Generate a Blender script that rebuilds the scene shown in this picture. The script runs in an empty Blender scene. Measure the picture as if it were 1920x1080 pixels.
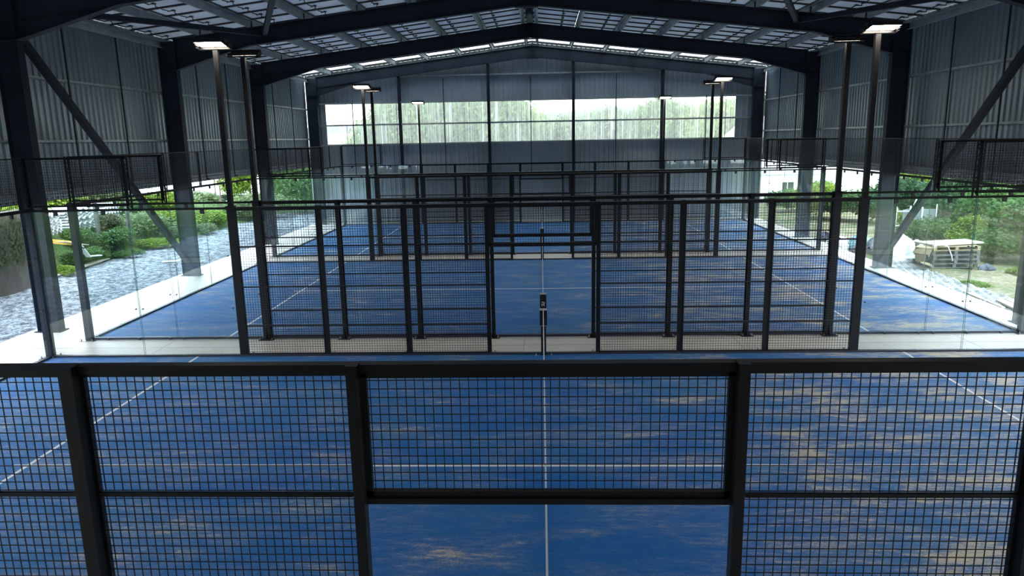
import bpy, math, random
import numpy as np
from mathutils import Vector, Matrix, Euler

S = bpy.context.scene
COL = S.collection
PI = math.pi
R = math.radians
rnd = random.Random(7)

# ---------------------------------------------------------------- camera
CAMPOS = (-0.0138, 0.0, 4.2025)
YAW, PITCH, ROLL, FPX = -0.0426, -0.2034, -0.0191, 1361.99
cy, sy, cp, sp = math.cos(YAW), math.sin(YAW), math.cos(PITCH), math.sin(PITCH)
fw = Vector((sy*cp, cy*cp, sp)); rt = Vector((cy, -sy, 0)); up = rt.cross(fw)
r2 = math.cos(ROLL)*rt + math.sin(ROLL)*up
u2 = -math.sin(ROLL)*rt + math.cos(ROLL)*up
cam = bpy.data.cameras.new('camera')
camo = bpy.data.objects.new('camera', cam); COL.objects.link(camo)
mw = Matrix.Identity(4)
for i in range(3):
    mw[i][0] = r2[i]; mw[i][1] = u2[i]; mw[i][2] = -fw[i]; mw[i][3] = CAMPOS[i]
camo.matrix_world = mw
cam.sensor_width = 36.0
cam.lens = FPX/1920*36
cam.clip_start = 0.05; cam.clip_end = 600
S.camera = camo

# ---------------------------------------------------------------- sky, sun, exposure
w = bpy.data.worlds.new('overcast_sky'); S.world = w
w.use_nodes = True
wn = w.node_tree; wn.nodes.clear()
wo = wn.nodes.new('ShaderNodeOutputWorld'); wb = wn.nodes.new('ShaderNodeBackground')
tc = wn.nodes.new('ShaderNodeTexCoord'); sx = wn.nodes.new('ShaderNodeSeparateXYZ')
cr = wn.nodes.new('ShaderNodeValToRGB')
cr.color_ramp.elements[0].position = 0.50; cr.color_ramp.elements[0].color = (0.95, 1.0, 1.05, 1)
cr.color_ramp.elements[1].position = 0.85; cr.color_ramp.elements[1].color = (0.62, 0.72, 0.82, 1)
mp = wn.nodes.new('ShaderNodeMapRange')
mp.inputs['From Min'].default_value = -1; mp.inputs['From Max'].default_value = 1
wn.links.new(tc.outputs['Generated'], sx.inputs[0]); wn.links.new(sx.outputs['Z'], mp.inputs['Value'])
wn.links.new(mp.outputs[0], cr.inputs[0]); wn.links.new(cr.outputs[0], wb.inputs['Color'])
wb.inputs['Strength'].default_value = 3.5
wn.links.new(wb.outputs[0], wo.inputs['Surface'])
sun = bpy.data.lights.new('sun', 'SUN'); sun.energy = 0.5; sun.angle = R(12); sun.color = (1, 0.97, 0.92)
suno = bpy.data.objects.new('sun', sun); COL.objects.link(suno)
suno.rotation_euler = (R(28), R(8), R(20))
S.view_settings.view_transform = 'Standard'
S.view_settings.look = 'None'
S.view_settings.gamma = 1.0
S.view_settings.use_curve_mapping = False
S.view_settings.exposure = 1.28
LAMP = 32.0
try:
    S.cycles.transparent_max_bounces = 32
    S.cycles.max_bounces = 10
    S.cycles.diffuse_bounces = 6
except Exception:
    pass

# ---------------------------------------------------------------- materials
def mat(name, col, rough=0.6, metal=0.0, spec=0.5, emit=None, es=0):
    m = bpy.data.materials.new(name); m.use_nodes = True
    b = m.node_tree.nodes['Principled BSDF']
    b.inputs['Base Color'].default_value = (*col, 1)
    b.inputs['Roughness'].default_value = rough
    b.inputs['Metallic'].default_value = metal
    b.inputs['Specular IOR Level'].default_value = spec
    if emit:
        b.inputs['Emission Color'].default_value = (*emit, 1)
        b.inputs['Emission Strength'].default_value = es
    return m

def noise(nt, scale, detail=4, rough=0.55, vec=None, stretch=None, rot=None, dist=0.0):
    n = nt.nodes.new('ShaderNodeTexNoise')
    n.inputs['Scale'].default_value = scale; n.inputs['Detail'].default_value = detail
    n.inputs['Roughness'].default_value = rough; n.inputs['Distortion'].default_value = dist
    if vec is None:
        t = nt.nodes.new('ShaderNodeNewGeometry'); vec = t.outputs['Position']
    if stretch or rot:
        mpn = nt.nodes.new('ShaderNodeMapping')
        if stretch: mpn.inputs['Scale'].default_value = stretch
        if rot: mpn.inputs['Rotation'].default_value = rot
        nt.links.new(vec, mpn.inputs['Vector']); vec = mpn.outputs[0]
    nt.links.new(vec, n.inputs['Vector'])
    return n.outputs['Fac']

def ramp(nt, fac, stops):
    r = nt.nodes.new('ShaderNodeValToRGB')
    e = r.color_ramp.elements
    while len(e) > 1: e.remove(e[-1])
    e[0].position = stops[0][0]; e[0].color = (*stops[0][1], 1)
    for p, c in stops[1:]:
        x = e.new(p); x.color = (*c, 1)
    nt.links.new(fac, r.inputs[0])
    return r.outputs[0]

def mixc(nt, fac, a, b, mode='MIX'):
    m = nt.nodes.new('ShaderNodeMix'); m.data_type = 'RGBA'; m.blend_type = mode
    for s, v in ((m.inputs[0], fac), (m.inputs[6], a), (m.inputs[7], b)):
        if hasattr(v, 'links'): nt.links.new(v, s)
        elif isinstance(v, tuple): s.default_value = (*v, 1)
        else: s.default_value = v
    return m.outputs[2]

def mth(nt, op, a, b=None):
    m = nt.nodes.new('ShaderNodeMath'); m.operation = op
    for s, v in ((m.inputs[0], a), (m.inputs[1], b)):
        if v is None: continue
        if hasattr(v, 'links'): nt.links.new(v, s)
        else: s.default_value = v
    return m.outputs[0]

def noisy(name, c0, c1, scale, rough=0.8, lo=0.35, hi=0.65, stretch=None, metal=0.0, bump=0.0, spec=0.5, detail=5):
    m = mat(name, c0, rough, metal, spec); nt = m.node_tree; b = nt.nodes['Principled BSDF']
    f = noise(nt, scale, detail, 0.6, stretch=stretch)
    nt.links.new(ramp(nt, f, [(lo, c0), (hi, c1)]), b.inputs['Base Color'])
    if bump:
        bp = nt.nodes.new('ShaderNodeBump'); bp.inputs['Strength'].default_value = bump; bp.inputs['Distance'].default_value = 0.02
        nt.links.new(f, bp.inputs['Height']); nt.links.new(bp.outputs[0], b.inputs['Normal'])
    return m

M = {}
M['black'] = noisy('black_powder_coat', (0.004, 0.0045, 0.006), (0.007, 0.008, 0.011), 6, 0.5, spec=0.25)
M['wire'] = mat('black_wire', (0.006, 0.007, 0.016), 0.5)
M['kerb'] = mat('court_kerb_steel', (0.012, 0.014, 0.03), 0.5)
M['steel'] = noisy('dark_grey_paint', (0.016, 0.021, 0.031), (0.023, 0.029, 0.041), 1.5, 0.55, spec=0.15)
M['galv'] = noisy('galvanised_steel', (0.30, 0.33, 0.34), (0.42, 0.45, 0.46), 3, 0.45, metal=0.35)
M['clad'] = noisy('aluzinc_cladding', (0.225, 0.275, 0.31), (0.29, 0.34, 0.375), 0.9, 0.36, metal=0.45, stretch=(1, 1, .25))
M['cladback'] = noisy('grey_cladding', (0.27, 0.32, 0.36), (0.33, 0.38, 0.42), 0.5, 0.5, metal=0.1)
M['backsheet'] = noisy('white_backsheet', (0.72, 0.79, 0.90), (0.82, 0.88, 0.96), 1.2, 0.35)
def backsheet():
    m = M['backsheet']; nt = m.node_tree; b_ = nt.nodes['Principled BSDF']; o_ = nt.nodes['Material Output']
    t_ = nt.nodes.new('ShaderNodeBsdfTranslucent'); t_.inputs[0].default_value = (0.82, 0.90, 1.0, 1)
    mx = nt.nodes.new('ShaderNodeMixShader'); mx.inputs[0].default_value = 0.010
    nt.links.new(b_.outputs[0], mx.inputs[1]); nt.links.new(t_.outputs[0], mx.inputs[2]); nt.links.new(mx.outputs[0], o_.inputs['Surface'])
backsheet()
M['frame'] = mat('dark_module_frame', (0.02, 0.022, 0.028), 0.5)
M['cable'] = mat('black_cable', (0.01, 0.01, 0.012), 0.6)
M['white'] = noisy('dusty_white_line', (0.82, 0.83, 0.84), (0.66, 0.65, 0.60), 7, 0.85, lo=0.5, hi=0.85)
M['tape'] = mat('white_net_tape', (0.80, 0.80, 0.80), 0.8)
M['slab'] = noisy('power_floated_concrete', (0.66, 0.60, 0.51), (0.78, 0.72, 0.63), 0.9, 0.5, bump=0.02)
M['led'] = mat('led_module', (1, 1, 1), 0.4, emit=(1.0, 0.86, 0.68), es=LAMP)
M['zinc'] = mat('zinc_bolts', (0.3, 0.3, 0.3), 0.4, 0.8)
M['bolt'] = mat('dark_bolts', (0.03, 0.03, 0.035), 0.4, 0.5)
M['wood'] = noisy('weathered_wood', (0.26, 0.19, 0.11), (0.38, 0.30, 0.19), 5, 0.8, stretch=(1, 6, 1))
M['wood_pale'] = noisy('pale_wood', (0.46, 0.40, 0.30), (0.60, 0.54, 0.42), 5, 0.8)
M['wood_grey'] = noisy('grey_wood', (0.07, 0.07, 0.072), (0.17, 0.165, 0.155), 6, 0.85)
M['bag'] = noisy('white_plastic', (0.72, 0.75, 0.78), (0.86, 0.88, 0.90), 3, 0.5)
M['blue_tarp'] = noisy('teal_tarp', (0.10, 0.28, 0.36), (0.40, 0.62, 0.68), 4, 0.5)
M['dark_bag'] = noisy('dark_plastic', (0.03, 0.035, 0.05), (0.10, 0.12, 0.16), 5, 0.45)
M['red'] = mat('red_stripe', (0.5, 0.06, 0.06), 0.6)
M['grey_sheet'] = noisy('grey_sheet', (0.22, 0.26, 0.26), (0.28, 0.32, 0.32), 2, 0.5)
M['orange'] = noisy('orange_plastic', (0.85, 0.42, 0.05), (0.75, 0.55, 0.12), 4, 0.5)
M['green_net'] = noisy('green_netting', (0.03, 0.36, 0.22), (0.08, 0.50, 0.34), 3, 0.6)
M['tube'] = mat('galvanised_tube', (0.62, 0.66, 0.68), 0.4, 0.3)
M['fibre'] = noisy('white_fibre_cement', (0.62, 0.65, 0.66), (0.76, 0.78, 0.78), 3, 0.75)
M['render_white'] = noisy('white_render', (0.80, 0.82, 0.82), (0.88, 0.89, 0.88), 0.8, 0.8)
M['roof_pink'] = noisy('pale_roof_tiles', (0.70, 0.66, 0.66), (0.80, 0.75, 0.75), 1.5, 0.8)
M['render_grey'] = mat('grey_render', (0.45, 0.46, 0.46), 0.8)
M['pane'] = mat('window_pane', (0.03, 0.045, 0.05), 0.08, spec=0.8)
M['old_wall'] = noisy('old_concrete_wall', (0.10, 0.08, 0.06), (0.20, 0.18, 0.145), 1.2, 0.9, stretch=(1, 1, .5), bump=0.3)
M['bark'] = noisy('bark', (0.12, 0.10, 0.08), (0.22, 0.19, 0.16), 6, 0.9)
M['bark_grey'] = noisy('grey_trunk', (0.28, 0.30, 0.34), (0.42, 0.44, 0.48), 5, 0.9)

def leafmat(name, a, b, c):
    m = mat(name, a, 0.55, spec=0.3); nt = m.node_tree; bs = nt.nodes['Principled BSDF']
    f = noise(nt, 1.1, 3); g = noise(nt, 9.0, 2)
    k = mixc(nt, 0.5, ramp(nt, f, [(0.35, a), (0.65, b)]), ramp(nt, g, [(0.35, a), (0.5, b), (0.68, c)]))
    nt.links.new(k, bs.inputs['Base Color'])
    tr = nt.nodes.new('ShaderNodeBsdfTranslucent'); nt.links.new(k, tr.inputs['Color'])
    mx = nt.nodes.new('ShaderNodeMixShader'); mx.inputs[0].default_value = 0.35
    out = nt.nodes['Material Output']
    nt.links.new(bs.outputs[0], mx.inputs[1]); nt.links.new(tr.outputs[0], mx.inputs[2]); nt.links.new(mx.outputs[0], out.inputs['Surface'])
    return m
M['leaf'] = leafmat('green_leaves', (0.028, 0.085, 0.022), (0.08, 0.18, 0.036), (0.22, 0.32, 0.08))
M['leaf_bright'] = leafmat('bright_leaves', (0.085, 0.17, 0.016), (0.20, 0.31, 0.03), (0.42, 0.47, 0.07))
M['leaf_dark'] = leafmat('dark_leaves', (0.018, 0.06, 0.026), (0.05, 0.12, 0.045), (0.15, 0.24, 0.10))
M['leaf_pale'] = leafmat('pale_leaves', (0.09, 0.15, 0.065), (0.19, 0.26, 0.11), (0.35, 0.41, 0.22))
M['leaf_ivy'] = leafmat('ivy_leaves', (0.05, 0.07, 0.03), (0.11, 0.14, 0.055), (0.24, 0.10, 0.065))
M['leaf_far'] = leafmat('far_hazy_leaves', (0.11, 0.17, 0.06), (0.20, 0.28, 0.09), (0.36, 0.44, 0.18))  # this and the next two: distance haze painted into the leaf greens
M['leaf_far_bright'] = leafmat('far_hazy_bright_leaves', (0.18, 0.25, 0.07), (0.30, 0.38, 0.10), (0.48, 0.54, 0.22))
M['leaf_far_pale'] = leafmat('far_hazy_pale_leaves', (0.19, 0.24, 0.14), (0.30, 0.35, 0.20), (0.44, 0.48, 0.32))
M['leaf_pine'] = leafmat('pine_needles', (0.09, 0.10, 0.10), (0.14, 0.16, 0.15), (0.22, 0.24, 0.21))

# turf: blue pile, sand dusting in streaks
def turfmat():
    m = mat('blue_sanded_turf', (0.02, 0.1, 0.4), 0.7, spec=0.2); nt = m.node_tree; b = nt.nodes['Principled BSDF']
    geo = nt.nodes.new('ShaderNodeNewGeometry').outputs['Position']
    big = noise(nt, 0.33, 4, 0.55, geo, stretch=(1, 1.5, 1), dist=0.3)
    streak = noise(nt, 0.75, 9, 0.76, geo, stretch=(0.8, 1.9, 1), rot=(0, 0, R(24)), dist=0.4)
    streak2 = noise(nt, 0.9, 9, 0.78, geo, stretch=(0.8, 2.3, 1), rot=(0, 0, R(-30)), dist=0.5)
    fine = noise(nt, 55, 3, 0.75, geo)
    pile = noise(nt, 160, 2, 0.7, geo)
    brush = noise(nt, 5.0, 6, 0.75, geo, stretch=(0.6, 4.0, 1), rot=(0, 0, R(9)), dist=0.3)
    base = mixc(nt, ramp(nt, big, [(0.40, (0, 0, 0)), (0.60, (1, 1, 1))]), (0.003, 0.140, 0.46), (0.018, 0.172, 0.43))
    base = mixc(nt, ramp(nt, pile, [(0.3, (0, 0, 0)), (0.7, (0.45, 0.45, 0.45))]), base, (0.002, 0.080, 0.28))
    s = mth(nt, 'ADD', mth(nt, 'MULTIPLY', streak, 0.55), mth(nt, 'MULTIPLY', streak2, 0.45))
    s = mth(nt, 'ADD', s, mth(nt, 'MULTIPLY', mth(nt, 'SUBTRACT', brush, 0.5), 0.34))
    s = mth(nt, 'ADD', s, mth(nt, 'MULTIPLY', mth(nt, 'SUBTRACT', fine, 0.5), 0.24))
    # sand was swept off the runways by the net and lies thicker on the dirt side
    sep = nt.nodes.new('ShaderNodeSeparateXYZ'); nt.links.new(geo, sep.inputs[0])
    ax = mth(nt, 'ABSOLUTE', sep.outputs['X'])
    s = mth(nt, 'ADD', s, mth(nt, 'MULTIPLY', mth(nt, 'SUBTRACT', mth(nt, 'MINIMUM', ax, 3.5), 2.6), 0.014))
    s = mth(nt, 'ADD', s, mth(nt, 'MULTIPLY', mth(nt, 'MINIMUM', mth(nt, 'MAXIMUM', sep.outputs['X'], -3.0), 5.0), 0.008))
    dust = ramp(nt, s, [(0.44, (0, 0, 0)), (0.53, (0.12, 0.12, 0.12)), (0.58, (0.36, 0.36, 0.36)), (0.625, (0.95, 0.95, 0.95))])
    c = mixc(nt, dust, base, (0.64, 0.52, 0.35))
    b.inputs['Sheen Weight'].default_value = 0.12; b.inputs['Sheen Tint'].default_value = (0.35, 0.7, 1.0, 1); b.inputs['Sheen Roughness'].default_value = 0.4
    nt.links.new(c, b.inputs['Base Color'])
    bp = nt.nodes.new('ShaderNodeBump'); bp.inputs['Strength'].default_value = 0.35; bp.inputs['Distance'].default_value = 0.006
    nt.links.new(pile, bp.inputs['Height']); nt.links.new(bp.outputs[0], b.inputs['Normal'])
    return m
M['turf'] = turfmat()

def glassmat(name, tint, extra=0.0):
    m = bpy.data.materials.new(name); m.use_nodes = True; nt = m.node_tree; nt.nodes.clear()
    o = nt.nodes.new('ShaderNodeOutputMaterial')
    t = nt.nodes.new('ShaderNodeBsdfTransparent'); t.inputs[0].default_value = (*tint, 1)
    g = nt.nodes.new('ShaderNodeBsdfGlossy'); g.inputs['Roughness'].default_value = 0.0
    g.inputs['Color'].default_value = (0.92, 1.0, 0.98, 1)
    ge = nt.nodes.new('ShaderNodeNewGeometry'); dt = nt.nodes.new('ShaderNodeVectorMath'); dt.operation = 'DOT_PRODUCT'
    nt.links.new(ge.outputs['Normal'], dt.inputs[0]); nt.links.new(ge.outputs['Incoming'], dt.inputs[1])
    q = mth(nt, 'POWER', mth(nt, 'SUBTRACT', 1.0, mth(nt, 'ABSOLUTE', dt.outputs['Value'])), 5.0)
    mx = nt.nodes.new('ShaderNodeMixShader')
    nt.links.new(mth(nt, 'MINIMUM', mth(nt, 'ADD', mth(nt, 'MULTIPLY', q, 0.9), 0.055), 1.0), mx.inputs[0])
    nt.links.new(t.outputs[0], mx.inputs[1]); nt.links.new(g.outputs[0], mx.inputs[2]); nt.links.new(mx.outputs[0], o.inputs['Surface'])
    return m
M['glass'] = glassmat('toughened_glass', (0.925, 0.975, 0.985))
M['glass_edge'] = mat('glass_edge', (0.03, 0.12, 0.11), 0.2)

def polymat(clear=0.62):
    m = bpy.data.materials.new('ribbed_polycarbonate'); m.use_nodes = True; nt = m.node_tree; nt.nodes.clear()
    o = nt.nodes.new('ShaderNodeOutputMaterial')
    t = nt.nodes.new('ShaderNodeBsdfTransparent'); t.inputs[0].default_value = (0.50, 0.52, 0.48, 1)
    d = nt.nodes.new('ShaderNodeBsdfTranslucent'); d.inputs[0].default_value = (0.85, 0.90, 0.88, 1)
    rf = nt.nodes.new('ShaderNodeBsdfRefraction'); rf.inputs['IOR'].default_value = 1.02; rf.inputs['Roughness'].default_value = 0.02
    f = noise(nt, 7.0, 4, 0.7, stretch=(1, 1, 0.02))
    k = ramp(nt, f, [(0.38, (0.12,)*3), (0.58, (0.20,)*3), (0.72, (0.45,)*3)])
    mx = nt.nodes.new('ShaderNodeMixShader')
    nt.links.new(k, mx.inputs[0]); nt.links.new(t.outputs[0], mx.inputs[1]); nt.links.new(d.outputs[0], mx.inputs[2])
    nt.links.new(mx.outputs[0], o.inputs['Surface'])
    return m
M['poly'] = polymat()
M['clear'] = glassmat('clear_roof_sheet', (0.42, 0.44, 0.45))

def groundmat(name, stops, scale, fine, rough=0.95, bump=0.6, bd=0.03):
    m = mat(name, stops[0][1], rough, spec=0.2); nt = m.node_tree; b = nt.nodes['Principled BSDF']
    a = noise(nt, scale, 5, 0.6); g = noise(nt, fine, 4, 0.75)
    s = mth(nt, 'ADD', mth(nt, 'MULTIPLY', a, 0.5), mth(nt, 'MULTIPLY', g, 0.5))
    nt.links.new(ramp(nt, s, stops), b.inputs['Base Color'])
    bp = nt.nodes.new('ShaderNodeBump'); bp.inputs['Strength'].default_value = bump; bp.inputs['Distance'].default_value = bd
    nt.links.new(g, bp.inputs['Height']); nt.links.new(bp.outputs[0], b.inputs['Normal'])
    return m
M['gravel'] = groundmat('grey_gravel', [(0.41, (0.05, 0.057, 0.065)), (0.49, (0.18, 0.20, 0.22)), (0.56, (0.42, 0.45, 0.48))], 5.0, 15.0, bump=1.0, bd=0.06)
M['dirt'] = groundmat('dirt_and_grass', [(0.42, (0.09, 0.125, 0.04)), (0.47, (0.16, 0.17, 0.075)), (0.52, (0.25, 0.20, 0.125)), (0.60, (0.36, 0.31, 0.235))], 0.45, 9.0)
M['grass'] = groundmat('rough_grass', [(0.38, (0.025, 0.055, 0.014)), (0.52, (0.06, 0.11, 0.03)), (0.60, (0.15, 0.15, 0.07))], 0.8, 8.0)
M['hill'] = groundmat('hazy_wooded_hill', [(0.40, (0.14, 0.18, 0.18)), (0.60, (0.20, 0.23, 0.23))], 0.05, 0.6, bump=0.5, bd=1.0)  # pale grey-green has the haze of distance put into the colour
M['rubble'] = groundmat('rubble', [(0.40, (0.20, 0.20, 0.20)), (0.55, (0.50, 0.49, 0.46)), (0.65, (0.75, 0.73, 0.69))], 2.0, 14.0)

# ---------------------------------------------------------------- mesh builder
class MB:
    def __init__(s): s.v = []; s.f = []; s.smooth = False
    def add(s, vs, fs):
        n = len(s.v); s.v.extend(vs); s.f.extend([tuple(i+n for i in f) for f in fs])
    def box(s, x0, x1, y0, y1, z0, z1):
        s.add([(x0,y0,z0),(x1,y0,z0),(x1,y1,z0),(x0,y1,z0),(x0,y0,z1),(x1,y0,z1),(x1,y1,z1),(x0,y1,z1)],
              [(0,3,2,1),(4,5,6,7),(0,1,5,4),(1,2,6,5),(2,3,7,6),(3,0,4,7)])
        return s
    def cbox(s, c, sz):
        return s.box(c[0]-sz[0]/2, c[0]+sz[0]/2, c[1]-sz[1]/2, c[1]+sz[1]/2, c[2]-sz[2]/2, c[2]+sz[2]/2)
    def bar(s, p, q, a, b, caps=True, hint=(0,0,1)):
        p = Vector(p); q = Vector(q); d = (q-p).normalized(); h = Vector(hint)
        if abs(d.dot(h)) > 0.98: h = Vector((1,0,0))
        u = d.cross(h).normalized(); v = u.cross(d).normalized()
        u *= a/2; v *= b/2
        vs = [tuple(c) for e in (p, q) for c in (e-u-v, e+u-v, e+u+v, e-u+v)]
        fs = [(0,1,5,4),(1,2,6,5),(2,3,7,6),(3,0,4,7)]
        if caps: fs += [(0,3,2,1),(4,5,6,7)]
        s.add(vs, fs); return s
    def tube(s, pts, r, n=6, caps=True):
        pts = [Vector(p) for p in pts]; rings = []
        for i, p in enumerate(pts):
            d = (pts[min(i+1, len(pts)-1)] - pts[max(i-1, 0)]).normalized()
            h = Vector((0,0,1)) if abs(d.z) < 0.95 else Vector((1,0,0))
            u = d.cross(h).normalized(); v = u.cross(d)
            rr = r[i] if isinstance(r, (list, tuple)) else r
            rings.append([tuple(p + rr*(math.cos(2*PI*k/n)*u + math.sin(2*PI*k/n)*v)) for k in range(n)])
        vs = [v for g in rings for v in g]; fs = []
        for i in range(len(pts)-1):
            for k in range(n):
                fs.append((i*n+k, i*n+(k+1)%n, (i+1)*n+(k+1)%n, (i+1)*n+k))
        if caps: fs += [tuple(range(n))[::-1], tuple((len(pts)-1)*n+k for k in range(n))]
        s.add(vs, fs); return s
    def prism(s, poly, axis, a, b):
        """poly: list of 2d points; axis 'y': points are (x,z) extruded in y ; 'x': (y,z) ; 'z': (x,y)"""
        n = len(poly)
        def P(p, t): return {'y': (p[0], t, p[1]), 'x': (t, p[0], p[1]), 'z': (p[0], p[1], t)}[axis]
        vs = [P(p, a) for p in poly] + [P(p, b) for p in poly]
        fs = [tuple(range(n)), tuple(range(n, 2*n))[::-1]] + [(i, (i+1) % n, n+(i+1) % n, n+i) for i in range(n)]
        s.add(vs, fs); return s
    def build(s, name, m, parent=None, loc=None, smooth=False):
        me = bpy.data.meshes.new(name); me.from_pydata(s.v, [], s.f); me.update()
        if smooth:
            me.polygons.foreach_set('use_smooth', [True]*len(me.polygons))
        me.materials.append(M[m] if isinstance(m, str) else m)
        o = bpy.data.objects.new(name, me); COL.objects.link(o)
        if loc: o.location = loc
        if parent: o.parent = parent
        return o

def tag(o, label=None, cat=None, group=None, kind=None):
    if label: o['label'] = label
    if cat: o['category'] = cat
    if group: o['group'] = group
    if kind: o['kind'] = kind
    return o
def empty(name, loc=(0,0,0), label=None, cat=None, group=None, rz=0):
    o = bpy.data.objects.new(name, None); COL.objects.link(o); o.location = loc; o.rotation_euler = (0,0,rz)
    o.empty_display_size = 0.2
    return tag(o, label, cat, group)
def struct(mb, name, m, smooth=False):
    return tag(mb.build(name, m, smooth=smooth), kind='structure')
def copy_tree(o, parent=None):
    c = o.copy(); COL.objects.link(c)
    if parent: c.parent = parent
    for ch in list(o.children): copy_tree(ch, c)
    return c

# ---------------------------------------------------------------- layout
NY = [3.817, 15.180, 26.617]             # near side of each court
P6, P4, P2, P1 = 6.02, 4.31, 2.66, 1.06
H = 3.0
CRT = ['front court', 'middle court', 'back court']
FR = [-5.3, 1.8, 8.85, 15.97, 22.95, 30.1, 37.25]     # portal frames
XL, XR, XM = -11.72, 10.92, -0.40         # outer faces of columns, ridge
YB = 37.62; YF = -5.6
EAVE, RIDGE = 7.30, 8.62                  # rafter top
def rz(x, off=0.0): return RIDGE - (RIDGE-EAVE)*abs(x-XM)/(XR-XM) + off

# ---------------------------------------------------------------- floor
mb = MB().box(-11.95, 10.98, YF, YB, -0.25, 0.0)
struct(mb, 'floor', 'slab')
mb = MB()
for y in (14.5, 25.9): mb.box(-11.9, 10.9, y-0.004, y+0.004, 0.0, 0.0015)
for x in (-8.05, -0.4, 4.0, 8.6): mb.box(x-0.003, x+0.003, 13.95, 15.05, 0, 0.0015)
struct(mb, 'trim_1', 'bolt')

def corrugated(mb, axis, fixed, a0, a1, z0, z1, pitch, depth, ztop=None, sgn=1):
    """trapezoid-ribbed sheet; axis 'y' runs along y at x=fixed, 'x' runs along x at y=fixed"""
    n = int((a1-a0)/pitch); p = (a1-a0)/n
    pts = []
    for i in range(n):
        b = a0+i*p
        pts += [(b, 0), (b+p*0.18, 0), (b+p*0.30, 1), (b+p*0.88, 1)]
    pts.append((a1, 0))
    vs = []
    for t, d in pts:
        f = fixed + sgn*depth*d
        zt = z1 if ztop is None else ztop(t)
        for z in (z0, zt):
            vs.append((f, t, z) if axis == 'y' else (t, f, z))
    fs = [(2*i, 2*i+2, 2*i+3, 2*i+1) for i in range(len(pts)-1)]
    mb.add(vs, fs); return mb

# side walls (cladding hung on the outside of the columns, open below)
struct(corrugated(MB(), 'y', XL-0.20, YF, YB, 3.02, EAVE+0.205, 0.22, 0.035, sgn=-1), 'wall_left', 'clad')
struct(corrugated(MB(), 'y', XR+0.20, YF, YB, 3.02, EAVE+0.205, 0.22, 0.035, sgn=1), 'wall_right', 'clad')
gab = lambda x: rz(x, 0.18)
mb = MB()
corrugated(mb, 'x', YB+0.03, XL-0.2, -10.95, 4.03, 6.10, 0.24, 0.03)
corrugated(mb, 'x', YB+0.03, 9.70, XR+0.2, 4.03, 6.10, 0.24, 0.03)
corrugated(mb, 'x', YB+0.03, XL-0.2, XR+0.2, 0.0, 4.03, 0.24, 0.03)
corrugated(mb, 'x', YB+0.03, XL-0.2, XR+0.2, 6.10, 8, 0.24, 0.03, ztop=gab)
struct(mb, 'wall_back', 'cladback')
struct(corrugated(MB(), 'x', YF-0.05, XL-0.2, XR+0.2, 0, 8, 0.24, 0.03, ztop=gab, sgn=-1), 'wall_front', 'cladback')
struct(corrugated(MB(), 'x', YB+0.035, -10.95, 9.70, 4.03, 6.10, 0.12, 0.018), 'window_1', 'poly')
mb = MB()
for i, x in enumerate([-10.95, -9.9, -8.6, -7.3, -4.86, -2.6, -0.5, 1.63, 3.75, 6.0, 8.2, 9.2, 9.70]):
    mb.box(x-0.012, x+0.012, YB+0.0, YB+0.03, 4.03, 6.10)
struct(mb, 'trim_2', 'galv')

# portal frames ---------------------------------------------------------
def isec_col(mb, xo, xi, y, z0, z1):
    s = 1 if xi > xo else -1
    mb.box(min(xo, xo+s*.015), max(xo, xo+s*.015), y-.11, y+.11, z0, z1)
    mb.box(min(xi, xi-s*.015), max(xi, xi-s*.015), y-.11, y+.11, z0, z1)
    mb.box(min(xo, xi), max(xo, xi), y-.006, y+.006, z0, z1)
ordn = ['', '', 'second', 'third', 'fourth', 'fifth', 'sixth']
frame_words = {8.85: 'dark steel portal frame over the nearest court, ahead of the slatted bracing',
               15.97: 'dark steel portal frame between the nearest and middle courts, nearest with whole columns in view',
               22.95: 'dark steel portal frame over the middle court, diagonal braces land at its column feet',
               30.1: 'dark steel portal frame over the farthest court, its ridge just under the previous frame',
               37.25: 'dark steel portal frame standing against the back gable wall',
               1.8: 'dark steel portal frame above the camera', -5.3: 'dark steel portal frame at the front gable behind the camera'}
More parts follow.
